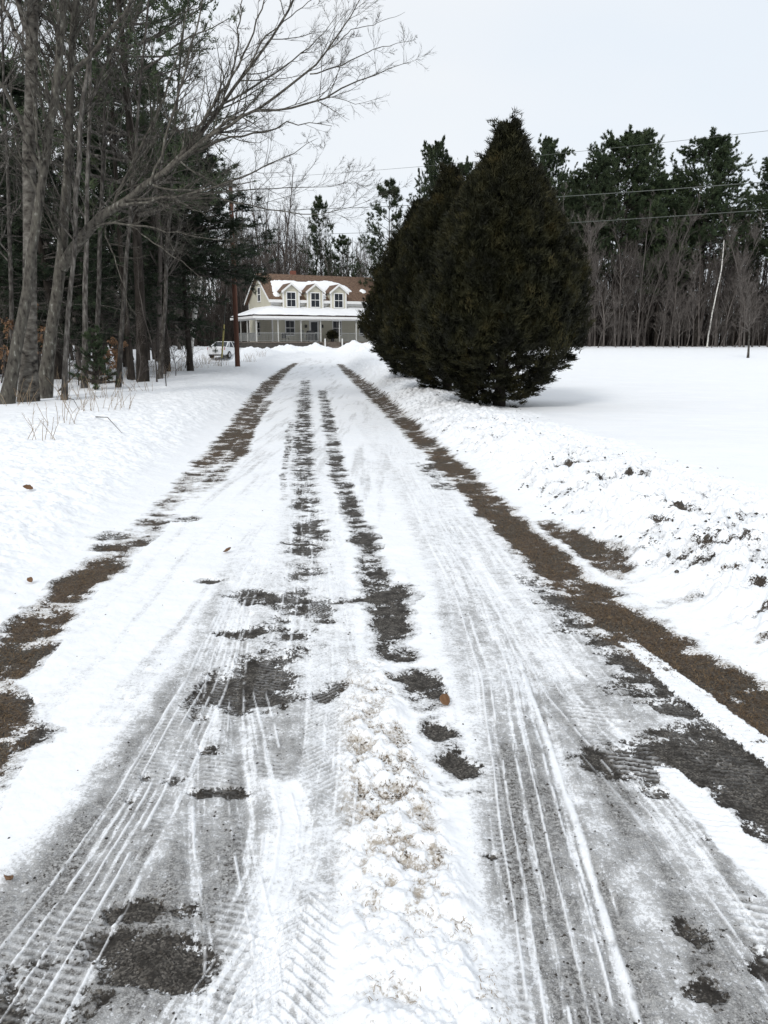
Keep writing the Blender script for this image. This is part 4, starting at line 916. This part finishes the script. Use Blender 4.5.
def window_side(y, z0, w_, h_):
    f = MB(); t_ = .10
    f.box(-.06, -.002, y-w_/2-t_, y+w_/2+t_, z0+h_, z0+h_+t_); f.box(-.09, -.002, y-w_/2-t_, y+w_/2+t_, z0-t_, z0)
    f.box(-.06, -.002, y-w_/2-t_, y-w_/2, z0, z0+h_); f.box(-.06, -.002, y+w_/2, y+w_/2+t_, z0, z0+h_)
    f.box(-.05, -.002, y-w_/2, y+w_/2, z0+h_/2-.03, z0+h_/2+.03)
    fo = f.build('window', M['white_paint'], H); MB().box(-.03, -.015, y-w_/2, y+w_/2, z0, z0+h_).build('pane', M['glass'], fo)
window_front(1.98, 1.35, .92, 1.45); window_front(7.4, 1.35, .92, 1.45); window_front(10.6, 1.35, .92, 1.45)
window_side(DW*.50, 5.0, .9, 1.4); window_side(DW*.56, 1.35, .8, 1.4)
dr = MB(); dr.box(4.15, 5.30, -.05, -.002, 2.72, 2.84); dr.box(4.15, 4.27, -.05, -.002, .6, 2.72); dr.box(5.18, 5.30, -.05, -.002, .6, 2.72); dr.box(4.27, 4.35, -.045, -.002, .6, 2.72); dr.box(5.10, 5.18, -.045, -.002, .6, 2.72); dr.box(4.35, 5.10, -.045, -.002, 1.55, 1.65); dr.box(4.35, 5.10, -.045, -.002, .6, .72)
dr.build('door_frame', M['white_paint'], H)
do = MB().box(4.35, 5.10, -.03, -.004, .72, 2.72).build('door', M['glass'], H); MB().tube([(5.03, -.06, 1.6), (5.03, -.06, 1.75)], .02, 6).build('handle', M['metal'], do)
for x in (3.75, 5.65):
    wl = MB(); wl.box(x-.04, x+.04, -.10, -.002, 2.35, 2.42); wl.box(x-.09, x+.09, -.22, -.05, 2.10, 2.34); wl.prism([(x-.11, 2.34), (x+.11, 2.34), (x, 2.45)], 'y', -.235, -.035); wl.build('wall_lamp', M['black'], H)
for xd in (2.0, 4.7, 7.4):
    hw = .92; ze, za = 5.86, 6.58
    dm = MB().prism([(xd-hw, 3.95), (xd+hw, 3.95), (xd+hw, ze), (xd, za), (xd-hw, ze)], 'y', -.56, 2.2).build('dormer', M['siding'], H)
    r_ = MB(); k_ = (za-ze)/hw
    for sg in (1, -1):
        r_.prism([(xd+sg*(hw+.18), ze-.18*k_+.01), (xd, za+.01), (xd, za+.12), (xd+sg*(hw+.18), ze-.18*k_+.12)], 'y', -.78, 2.3)
    r_.build('dormer_roof', M['shingle'], dm)
    tr_ = MB()
    for sg in (1, -1):
        tr_.prism([(xd+sg*(hw+.20), ze-.20*k_-.10), (xd, za-.10), (xd, za+.13), (xd+sg*(hw+.20), ze-.20*k_+.13)], 'y', -.82-.003*sg, -.783-.003*sg)
    tr_.box(xd-hw-.02, xd-hw+.12, -.585, -.562, 4.0, ze); tr_.box(xd+hw-.12, xd+hw+.02, -.585, -.562, 4.0, ze)
    tr_.build('dormer_trim', M['white_paint'], dm)
    window_front(xd, 4.28, .92, 1.42, -.562, dm)
# porch
PX0, PY0, FL, PE, PW = -2.5, -2.4, .62, 3.18, 4.22
pf = MB(); pf.box(PX0, LN, PY0, -.003, FL-.12, FL); pf.box(PX0, -.003, 0, 6.2, FL-.12, FL); pf.build('porch_floor', M['deck'], H)
sk = MB(); sk.box(PX0+.05, LN-.05, PY0+.05, PY0+.09, -.25, FL-.12); sk.box(PX0+.05, PX0+.09, PY0+.1, 6.1, -.25, FL-.12); sk.build('porch_skirt', M['skirt'], H)
ox, oy = PX0-.28, PY0-.28
def porch_poly(dz):
    return [(0, 0, PW+dz), (LN, 0, PW+dz), (LN, oy, PE+dz), (ox, oy, PE+dz), (ox, 6.5, PE+dz), (0, 6.5, PW+dz)]
a_ = porch_poly(0); b_ = porch_poly(-.14)
pr = MB().add(a_+b_, [(0, 1, 2, 3), (0, 3, 4, 5), (6, 9, 8, 7), (6, 11, 10, 9), (1, 7, 8, 2), (2, 8, 9, 3), (3, 9, 10, 4), (4, 10, 11, 5), (0, 5, 11, 6), (0, 6, 7, 1)]).build('porch_roof', M['shingle'], H)
ft = MB(); ft.box(ox-.03, LN, oy-.035, oy-.003, PE-.22, PE+.02); ft.box(ox-.035, ox-.003, oy, 6.5, PE-.22, PE+.02); ft.build('gutter', M['white_paint'], pr)
bmx = MB(); bmx.box(PX0+.02, LN, PY0+.02, PY0+.16, PE-.36, PE-.17); bmx.box(PX0+.02, PX0+.16, PY0+.17, 6.1, PE-.36, PE-.172); bmx.build('porch_beam', M['white_paint'], H)
front_posts = [PX0+.09, -.1, 2.4, 4.6, 6.75, 8.7, 11.0]
for x in front_posts: MB().box(x-.06, x+.06, PY0+.03, PY0+.15, FL, PE-.36).build('porch_post', M['post'], H, .01)
side_posts = [1.0, 3.6, 6.0]
for y in side_posts: MB().box(PX0+.03, PX0+.15, y-.06, y+.06, FL, PE-.36).build('porch_post', M['post'], H, .01)
def rail_seg(p, q):
    r_ = MB(); p = np.array(p, float); q = np.array(q, float); dv_ = q-p; ln = np.linalg.norm(dv_); al = dv_/ln
    along_x = abs(al[0]) > .5
    def bar(c0, c1, z0, z1, hwid):
        if along_x: r_.box(c0[0], c1[0], c0[1]-hwid, c0[1]+hwid, z0, z1)
        else: r_.box(c0[0]-hwid, c0[0]+hwid, c0[1], c1[1], z0, z1)
    bar(p, q, FL+.86, FL+.93, .04); bar(p, q, FL+.08, FL+.13, .025)
    n = max(2, int(ln/.15))
    for i in range(1, n):
        c = p+al*ln*i/n; r_.box(c[0]-.016, c[0]+.016, c[1]-.016, c[1]+.016, FL+.13, FL+.86)
    r_.build('porch_railing', M['rail'], H)
yr = PY0+.09
for a, b in zip(front_posts[:-1], front_posts[1:]):
    if abs(a-4.6) < .01: continue
    rail_seg((a+.06, yr), (b-.06, yr))
rail_seg((11.06, yr), (LN-.05, yr))
for a, b in zip([PY0+.15]+[y+.06 for y in side_posts[:-1]], [y-.06 for y in side_posts]): rail_seg((PX0+.09, a), (PX0+.09, b))
st = MB()
for i in range(3): st.box(4.75, 6.6, PY0-.3*(i+1), PY0-.3*i-.002, -.2, FL-.12-.17*i)
st.build('porch_steps', M['deck'], H)
for x in (4.7, 6.65): MB().box(x-.06, x+.06, PY0-.95, PY0-.83, -.2, .95).build('newel_post', M['white_paint'], H, .01)

# snow lying on the roofs
def snow_sheet(name, label, nu, nv, fn, thick, parent_loc=True):
    u, v = np.meshgrid(np.linspace(0, 1, nu), np.linspace(0, 1, nv), indexing='ij')
    P, h = fn(u, v); top = P.copy(); top[..., 2] += np.maximum(h, 0)*thick+np.where(h > 0, .03, -.03)
    id_ = np.arange(nu*nv).reshape(nu, nv)
    keep = (h[:-1, :-1] > 0) | (h[1:, 1:] > 0) | (h[1:, :-1] > 0) | (h[:-1, 1:] > 0)
    F = np.stack([id_[:-1, :-1], id_[1:, :-1], id_[1:, 1:], id_[:-1, 1:]], -1)[keep]
    o = link(name, mesh_np(name, top.reshape(-1, 3), [F.reshape(-1, 4)], True), M['snow'])
    o.location = H.location; o.rotation_euler = H.rotation_euler
    return tag(o, label, 'snow', kind='stuff')
def roof_snow(u, v):
    x = u*LN; y = -.4+v*(DW/2+.3); z = EV+SL_*y+.19
    e = (np.interp(x, [.0, .5, .9, 1.8, 3.4, 5.3, 6.5, 7.5, 8.4, 9.5, 10.0, LN], [-2, -1, 1.25, 1.5, 1.35, 1.4, 1.6, 1.75, 1.4, .5, -1, -2]))
    lo = np.interp(x, [0, .8, 2, 3.2, 3.4, 4.7, 6, 7.4, 8.6, 9.6], [1.3, .9, 1.5, 1.0, 1.0, 1.5, .9, 1.5, .9, 1.3])
    c = 1.9; up = 1.75+e*.85; lowb = lo
    h = np.minimum(up-y, y-lowb)+.5*(fbm(x*1.6, y*1.6, 5, 4)-.5)
    # little leftovers
    for (a, b_, r) in ((.75, .45, .38), (6.0, .45, .35), (5.8, .1, .3), (11.2, 1.5, .33), (3.3, .5, .2)):
        h = np.maximum(h, r-np.hypot(x-a, y-b_)+.15*(fbm(x*3, y*3, 9, 3)-.5))
    return np.stack([x, y, z], -1), np.where(h > 0, .25+np.minimum(h, .5), -1)
snow_sheet('roof_snow', 'ragged snow left on the brown roof around the dormers', 150, 50, roof_snow, .22)
def porch_snow(u, v):
    x = ox+.02+u*(LN-ox-.02); y = oy+.03+v*(-oy-.03)
    x = np.maximum(x, ox+(y-oy)*(0-ox)/(0-oy))   # hip
    z = PE+(PW-PE)*(y-oy)/(-oy)
    return np.stack([x, y, z], -1), .6+.5*fbm(x*1.3, y*1.3, 6, 3)
snow_sheet('porch_snow', 'even snow cover on the front porch roof', 110, 16, porch_snow, .15)
def porch_snow2(u, v):
    y = oy+.03+u*(6.4-oy); x = ox+.03+v*(-ox-.03)
    y = np.maximum(y, oy+(x-ox)*(0-oy)/(0-ox))
    z = PE+(PW-PE)*(x-ox)/(-ox)
    return np.stack([x, y, z], -1), .6+.5*fbm(x*1.3, y*1.3, 7, 3)
snow_sheet('porch_snow', 'even snow cover on the side wing of the porch roof', 60, 12, porch_snow2, .15)
def hloc(x, y, z):
    c, s_ = math.cos(math.radians(25.5)), math.sin(math.radians(25.5)); return (HX+x*c-y*s_, HY+x*s_+y*c, HZ+z)
# things on the porch
def on_porch(name, x, y, label, cat, rz=0): return tag(empty(name, hloc(x, y, FL), math.radians(25.5)+rz), label, cat)
g = on_porch('porch_chair', 2.95, -1.2, 'tall-backed light chair on the porch between the left window and the grill', 'chair')
MB().box(-.25, .25, -.25, .22, .38, .43).build('seat', M['rail'], g)
bk = MB(); [bk.box(x-.03, x+.03, .2, .23, .43, 1.15) for x in (-.2, -.07, .07, .2)]; bk.box(-.25, .25, .195, .235, 1.1, 1.2); bk.build('backrest', M['rail'], g)
for sx in (-.22, .22):
    for sy in (-.22, .2): MB().box(sx-.025, sx+.025, sy-.02, sy+.02, 0, .38).build('leg', M['rail'], g)
g = on_porch('grill', 3.75, -1.5, 'black covered barbecue grill on the porch left of the door', 'grill')
MB().prism([(-.42, .62), (.42, .62), (.42, .95), (.3, 1.15), (-.3, 1.15), (-.42, .95)], 'y', -.27, .27).build('lid', M['black'], g, .03)
MB().box(-.38, .38, -.24, .24, .1, .60).build('cabinet', M['black'], g, .01); MB().box(-.75, -.44, -.2, .2, .74, .78).build('side_shelf', M['metal'], g)
for sx in (-.3, .3): MB().tube([(sx, -.22, .07), (sx, -.16, .07)], .07, 12).build('wheel', M['black'], g)
g = on_porch('patio_chair', 1.0, -1.3, 'low dark patio chair behind the railing at the left of the porch', 'chair', .3)
MB().box(-.28, .28, -.28, .25, .36, .42).build('seat', M['black'], g); MB().box(-.28, .28, .25, .30, .42, .95).build('backrest', M['black'], g)
for sx in (-.25, .25):
    for sy in (-.25, .25): MB().box(sx-.02, sx+.02, sy-.02, sy+.02, 0, .36).build('leg', M['black'], g)
rng = np.random.default_rng(77); n = 900; dd = norm(rng.normal(0, 1, (n, 3))); Pq = dd*rng.uniform(.5, 1, (n, 1))*np.array([.6, .5, .45])*(1+.5*(vnoise(dd[:, :1]*4, dd[:, 2:]*4, 3)-.5))+np.array([0, 0, .75])
Vq, Fq2 = needles(rng, Pq, dd, 4, .16, .035, .5)
g = on_porch('potted_evergreen', 6.1, -1.9, 'dark round evergreen in a pot on the porch right of the door', 'potted plant')
MB().tube([(0, 0, 0), (0, 0, .35)], [.16, .22], 14).build('pot', M['black'], g); link('foliage', mesh_np('foliage', Vq, [Fq2]), M['cedar'], g)

# ------------------------------------------------------------------ car
M['car_white'] = mat_simple('car_paint', [(.70, .71, .72), (.76, .77, .78)], 2, .25, 0, spec=.5)
M['tyre'] = mat_simple('tyre_rubber', [(.015, .015, .015), (.03, .03, .03)], 20, .85)
M['red_lens'] = mat_simple('red_lens', [(.22, .01, .015), (.32, .02, .02)], 12, .2, spec=.5)
CY = 66.0; cp = gpos(227, CY)
car = tag(empty('parked_car', (cp[0], CY, cp[2]-.24), math.radians(-14)), 'white sedan parked in the snow left of the wooden pole, seen from behind', 'car')
# stations along the car: y, half width, z low, z belt ; rear at y=-2.25
stn = [(-2.27, .70, .42, .92), (-2.2, .80, .30, 1.0), (-1.9, .87, .24, 1.04), (-1.0, .89, .22, 1.0), (0, .89, .22, .97), (1.0, .89, .22, .93), (1.7, .86, .24, .84), (2.1, .78, .28, .72), (2.27, .62, .36, .60)]
cbm = MB(); ring = []
for (y, hw, zl, zb) in stn:
    prof_ = [(-hw*.86, zl), (-hw, zl+.16), (-hw*1.01, (zl+zb)/2+.05), (-hw*.95, zb-.04), (-hw*.80, zb), (0, zb+.025), (hw*.80, zb), (hw*.95, zb-.04), (hw*1.01, (zl+zb)/2+.05), (hw, zl+.16), (hw*.86, zl)]
    ring.append([(x, y, z) for x, z in prof_])
n = 11; vs_ = [q for r_ in ring for q in r_]; fs_ = []
for i in range(len(ring)-1):
    for k_ in range(n): k2 = (k_+1) % n; fs_.append((i*n+k_, i*n+k2, (i+1)*n+k2, (i+1)*n+k_))
fs_.append(tuple(range(n))); fs_.append(tuple(range(len(vs_)-n, len(vs_)))[::-1])
car.scale = (.93, .93, .93)
body = cbm.add(vs_, fs_).build('body', M['car_white'], car, 0, True)
b_m = body.modifiers.new('sub', 'SUBSURF'); b_m.levels = 1; b_m.render_levels = 2
# greenhouse
gh = MB(); lo_ = [(-.74, -1.55, 1.02), (.74, -1.55, 1.02), (.76, 1.0, .94), (-.76, 1.0, .94)]; hi_ = [(-.56, -.85, 1.42), (.56, -.85, 1.42), (.57, .22, 1.42), (-.57, .22, 1.42)]
gh.add(lo_+hi_, [(0, 1, 5, 4), (1, 2, 6, 5), (2, 3, 7, 6), (3, 0, 4, 7), (4, 5, 6, 7)]).build('window', M['glass'], car)
rp = MB().add([(-.58, -.90, 1.415), (.58, -.90, 1.415), (.59, .26, 1.415), (-.59, .26, 1.415), (-.48, -.75, 1.47), (.48, -.75, 1.47), (.48, .12, 1.47), (-.48, .12, 1.47)], [(0, 1, 2, 3), (4, 7, 6, 5), (0, 4, 5, 1), (1, 5, 6, 2), (2, 6, 7, 3), (3, 7, 4, 0)])
rp.build('roof_panel', M['car_white'], car, 0, True)
pl_ = MB()
for sx in (-1, 1):
    pl_.tube([(sx*.75, -1.57, 1.02), (sx*.57, -.86, 1.43)], .055, 6); pl_.tube([(sx*.77, 1.02, .94), (sx*.58, .24, 1.43)], .035, 6); pl_.tube([(sx*.775, -.2, .98), (sx*.60, -.25, 1.43)], .035, 6)
    pl_.tube([(sx*.76, -1.15, 1.0), (sx*.60, -.75, 1.43)], .05, 6)
pl_.build('pillars', M['car_white'], car)
for sx in (-1, 1):
    MB().add([(sx*.52, -2.275, .74), (sx*.84, -2.17, .74), (sx*.84, -2.05, .98), (sx*.54, -2.25, .93), (sx*.50, -2.20, .75), (sx*.80, -2.08, .75), (sx*.80, -2.0, .95), (sx*.52, -2.18, .92)], [(0, 1, 2, 3), (7, 6, 5, 4), (0, 4, 5, 1), (1, 5, 6, 2), (2, 6, 7, 3), (3, 7, 4, 0)]).build('tail_light', M['red_lens'], car)
    MB().box(sx*.98-.07, sx*.98+.07, .62, .74, .92, 1.06).build('mirror', M['black'], car, .02)
    for y in (-1.35, 1.38):
        wh = MB().tube([(sx*.72, y, .31), (sx*.905, y, .31)], .33, 20).build('wheel', M['tyre'], car); MB().tube([(sx*.90, y, .31), (sx*.915, y, .31)], .20, 14).build('rim', M['metal'], wh)
MB().box(-.26, .26, -2.33, -2.28, .60, .76).build('number_plate', M['rail'], car); MB().box(-.72, .72, -2.32, -2.2, .36, .50).build('bumper', M['car_white'], car, .03); MB().box(-.68, .68, -2.25, -2.1, .24, .35).build('bumper_skirt', M['black'], car)

# ------------------------------------------------------------------ pole, guy and wires
PYd = 42.0; pb = at(237.5, 362, PYd); pz = zg(pb[0], PYd)
pole = tag(empty('utility_pole', (pb[0], PYd, pz-.1)), 'reddish-brown wooden utility pole right of the parked car', 'utility pole')
PH = 9.4
MB().tube([(0, 0, 0), (0, 0, PH*.5), (0, 0, PH)], [.135, .12, .10], 14).build('shaft', M['pole_wood'], pole, 0, True)
MB().tube([(0, -.2, PH-.25), (0, .2, PH-.25)], .03, 6).build('bracket', M['metal'], pole)
for z in (PH, PH-1.5, PH-2.7): MB().tube([(0, -.15, z-.1), (0, -.15, z+.08)], [.05, .035], 8).build('insulator', M['rail'], pole)
Pt = np.array([pb[0], PYd-.15, pz+PH-.05])
far_end = lambda px, py: np.array(at(px, py, 24.5))
for (z_off, e, r, lab) in ((0, (768, 127), .006, 'highest and thinnest wire, crossing open sky at the right edge'), (-1.5, (768, 178), .011, 'middle wire, crossing the front of the pines'), (-2.7, (768, 206), .009, 'lowest wire, crossing below the pine crowns')):
    a = Pt+np.array([0, 0, z_off]); e1 = far_end(*e); e2 = a+(e1-a)*1.5
    t_ = np.linspace(0, 1, 40)[:, None]; L_ = a*(1-t_)+e2*t_; L_[:, 2] -= (4*t_*(1-t_))[:, 0]*.35; L_[:, 2] += .35*4*.667*.333*t_[:, 0]*1.0
    o = MB().tube(L_, r, 5).build('power_line', M['wire']); tag(o, lab, 'wire', 'overhead wires')
gy = tag(empty('guy_wire', (pb[0]-.95, PYd+.3, zg(pb[0]-.95, PYd+.3)-.05)), 'slanting yellow guard on the guy wire left of the pole', 'guy wire')
top_ = np.array([.93, -.3, 7.5]); MB().tube([(0, 0, 0), top_], .012, 5).build('wire', M['wire'], gy); MB().tube([top_*.07, top_*.30], .045, 8).build('guard', M['yellow'], gy)

# ------------------------------------------------------------------ dry weeds, twigs, leaves, stones
M['straw'] = mat_simple('dry_stem', [(.20, .14, .09), (.34, .26, .17)], 8, .8)
rng = np.random.default_rng(5)
def weed(loc, h, n, name='dry_weed'):
    P, R = march(rng, rng.normal(0, .22, (n, 3))*[1, 1, 0], np.stack([rng.normal(0, .3, n), rng.normal(0, .3, n), np.ones(n)], 1), h*rng.uniform(.5, 1.1, n), .005, 5, -.04, .10, .5)
    c = children(rng, P, R, np.full(n, h), 4, .4, .98, .5, .25, .8, 3, .0, .1, rmin=.0025)
    V, F = tubes([(P, R), c[:2]], [4, 3]); return link(name, mesh_np(name, V, [F]), M['straw'], None, loc)
wspots = [(72, 400, .8, 7), (88, 412, .6, 6), (106, 398, .7, 6), (56, 424, .5, 5), (120, 410, .5, 5), (20, 405, .7, 6), (98, 385, .9, 8), (138, 392, .5, 5), (44, 440, .4, 4), (160, 378, .6, 9), (178, 371, .7, 12), (196, 368, .7, 12), (208, 364, .8, 14), (220, 366, .8, 14), (250, 362, .6, 10), (148, 372, .7, 8), (130, 378, .6, 8), (262, 357, .6, 8), (186, 362, .8, 12)]
for (px, py, h, n) in wspots:
    g = gnd(px, py); o = weed((g[0], g[1], g[2]), h, int(n*2.2))
    tag(o, *(('tuft of thin dry weed stems on the snow by the maple and aspen trunks', 'weed', 'dry weeds near the big trunks') if px < 140 else ('brushy tuft of dry weeds on the verge around the wooden pole', 'weed', 'dry weeds around the pole')))
def stick(pts, r, label, name='fallen_branch'):
    P = [np.array(gnd(x, y)[:3])+[0, 0, z] for (x, y, z) in pts]; b0 = P[0].copy()
    o = MB().tube([p-b0 for p in P], np.linspace(r, r*.3, len(P)), 6).build(name, M['bark_grey'], None, 0, True, tuple(b0)); return tag(o, label, 'branch', 'fallen branches')
stick([(58, 392, .0), (76, 386, .35), (92, 382, .8), (100, 380, 1.3)], .03, 'fallen branch slanting up to the right at the maple foot')
stick([(96, 418, .02), (108, 424, .12), (122, 436, .05)], .012, 'thin fallen twig on the snow below the saplings')
stick([(60, 396, .02), (74, 404, .10), (80, 412, .02)], .012, 'crooked twig on the snow right of the leaning trunk')
stick([(126, 382, .02), (150, 380, .12), (168, 379, .04)], .012, 'long twig lying on the snow left of the pole')
def curled_leaf(px, py, s, label, seed=0):
    g = gnd(px, py); r2 = np.random.default_rng(seed); nu, nv = 9, 7
    u, v = np.meshgrid(np.linspace(-1, 1, nu), np.linspace(-1, 1, nv), indexing='ij')
    wdt = np.sqrt(np.maximum(1-u**2, .02)); x = u*s; y = v*wdt*s*.6; z = s*.45*(v*wdt)**2*1.3+s*.35*(u)**2+r2.normal(0, s*.05, u.shape)+s*.05
    idn = np.arange(nu*nv).reshape(nu, nv); F = np.stack([idn[:-1, :-1], idn[1:, :-1], idn[1:, 1:], idn[:-1, 1:]], -1).reshape(-1, 4)
    gz = float(base_z(g[0], g[1]))
    o = link('dead_leaf', mesh_np('dead_leaf', np.stack([x, y, z], -1).reshape(-1, 3), [F], True), M['dead_leaf'], None, (g[0], g[1], gz+.012)); o.rotation_euler = (.5, .3, r2.uniform(0, 6)); 
    sm_ = o.modifiers.new('thick', 'SOLIDIFY'); sm_.thickness = .002
    return tag(o, label, 'leaf', 'dead leaves on the snow')
curled_leaf(446, 704, .035, 'curled brown leaf standing on the snow right of the middle ridge', 1)
curled_leaf(28, 490, .05, 'dark curled leaf clump on the left snow bank', 2)
curled_leaf(31, 583, .028, 'tiny brown leaf on the left snow bank above the bare soil', 3)
curled_leaf(8, 884, .02, 'tiny brown leaf near the lower left edge', 4)
curled_leaf(228, 553, .035, 'small dark leaf on the snow between the tyre tracks', 5)
wood_mass('distant_wood', 'brown twiggy thicket behind the parked car', 140, 246, 93, 118, 240, 3.5, 9, 4)

# fine twig haze inside the left-hand wood, and far hardwoods with distance haze put into lighter bark
for i in range(15):
    px = -25+(i*61.7 % 205); Y_ = 27+(i*7.3 % 22)
    o = place(far_kinds[(i*2) % 5], X_at(px, Y_), Y_, 'slender grey tree with a haze of fine bare twigs inside the left-hand wood', 'bare tree', 'slender bare trees of the left-hand wood', rnd.uniform(.62, .85)*(.8 if px > 170 else 1), sxy=1.1)
hazed_kinds = [bare_root(160+i, h=18+i, r=.13, lv=3, k=(24, 9, 7), t0=.22, ang=.6, up=.12, crown_r=.27, rmin=.009, mat='bark_pale', wob=.04, name='pale_hardwood') for i in range(2)]
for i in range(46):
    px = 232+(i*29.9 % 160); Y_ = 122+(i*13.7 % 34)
    place(hazed_kinds[i % 2], X_at(px, Y_), Y_, 'pale hazy bare hardwood far behind the house roof', 'bare tree', 'pale hardwoods far behind the house', rnd.uniform(.85, 1.15)*(1 if px < 310 else .78))
for i in range(26):
    px = 560+(i*47.9 % 232); Y_ = 72.6+(i*3.1 % 3.5)
    o = copy_tree(thin_kinds[i % 3]); o.location = (X_at(px, Y_), Y_, zg(X_at(px, Y_), Y_)-.1); s_ = rnd.uniform(.22, .5); o.scale = (s_*1.6, s_*1.6, s_)
    o.rotation_euler = (rnd.uniform(-.3, .3), rnd.uniform(-.3, .3), rnd.uniform(0, 6)); tag(o, 'low pale brush leaning out over the snow at the edge of the wood', 'brush', 'low brush along the field edge')

# labels: say where in its wood each repeat stands
BASE = {
 'bare trees in the wood beyond the field': ('thin bare tree in the wood beyond the field', 'R'),
 'saplings fronting the wood': ('slender pale sapling fronting the field wood', 'R'),
 'undergrowth of the wood beyond the field': ('twiggy shrub at the foot of the field wood', 'R'),
 'low brush along the field edge': ('low brush leaning over the field edge', 'R'),
 'bare trees behind the house': ('bare tree behind the house', 'H'),
 'pale hardwoods far behind the house': ('pale hazy hardwood far behind the house', 'H'),
 'bare trees left of the house': ('thin bare tree left of the house', 'L'),
 'thicket left of the house': ('bare brown shrub left of the house', 'L'),
 'undergrowth of the left-hand wood': ('bare twiggy shrub under the left-hand trees', 'W'),
 'slender bare trees of the left-hand wood': ('slender grey tree inside the left-hand wood', 'W')}
PH_ = {'R': [(600, 'close to the cedars'), (652, 'below the round-topped pine'), (707, 'left of the leaning birch'), (740, 'just right of the leaning birch'), (9999, 'near the right edge')],
       'H': [(256, 'above its left gable end'), (290, 'above the left dormer'), (316, 'above the middle dormer'), (345, 'above the right dormer'), (9999, 'above the right end of the roof')],
       'L': [(150, 'seen past the twin dark pines'), (200, 'near the white birch'), (9999, 'behind the parked car')],
       'W': [(20, 'at the left edge'), (62, 'around the aspen and maple'), (110, 'just right of the maple'), (150, 'by the twin dark pines'), (9999, 'right of the twin dark pines')]}
for o in list(COL.objects):
    g = o.get('group')
    if o.parent is None and g in BASE and not (g == 'bare trees behind the house' and 'dormer' in o['label'] or 'chimney' in o['label']):
        b_, kd = BASE[g]; pxo = 384+F_PX*o.location.x/(o.location.y*CP+.2)
        o['label'] = b_+', '+next(t for lim, t in PH_[kd] if pxo < lim)
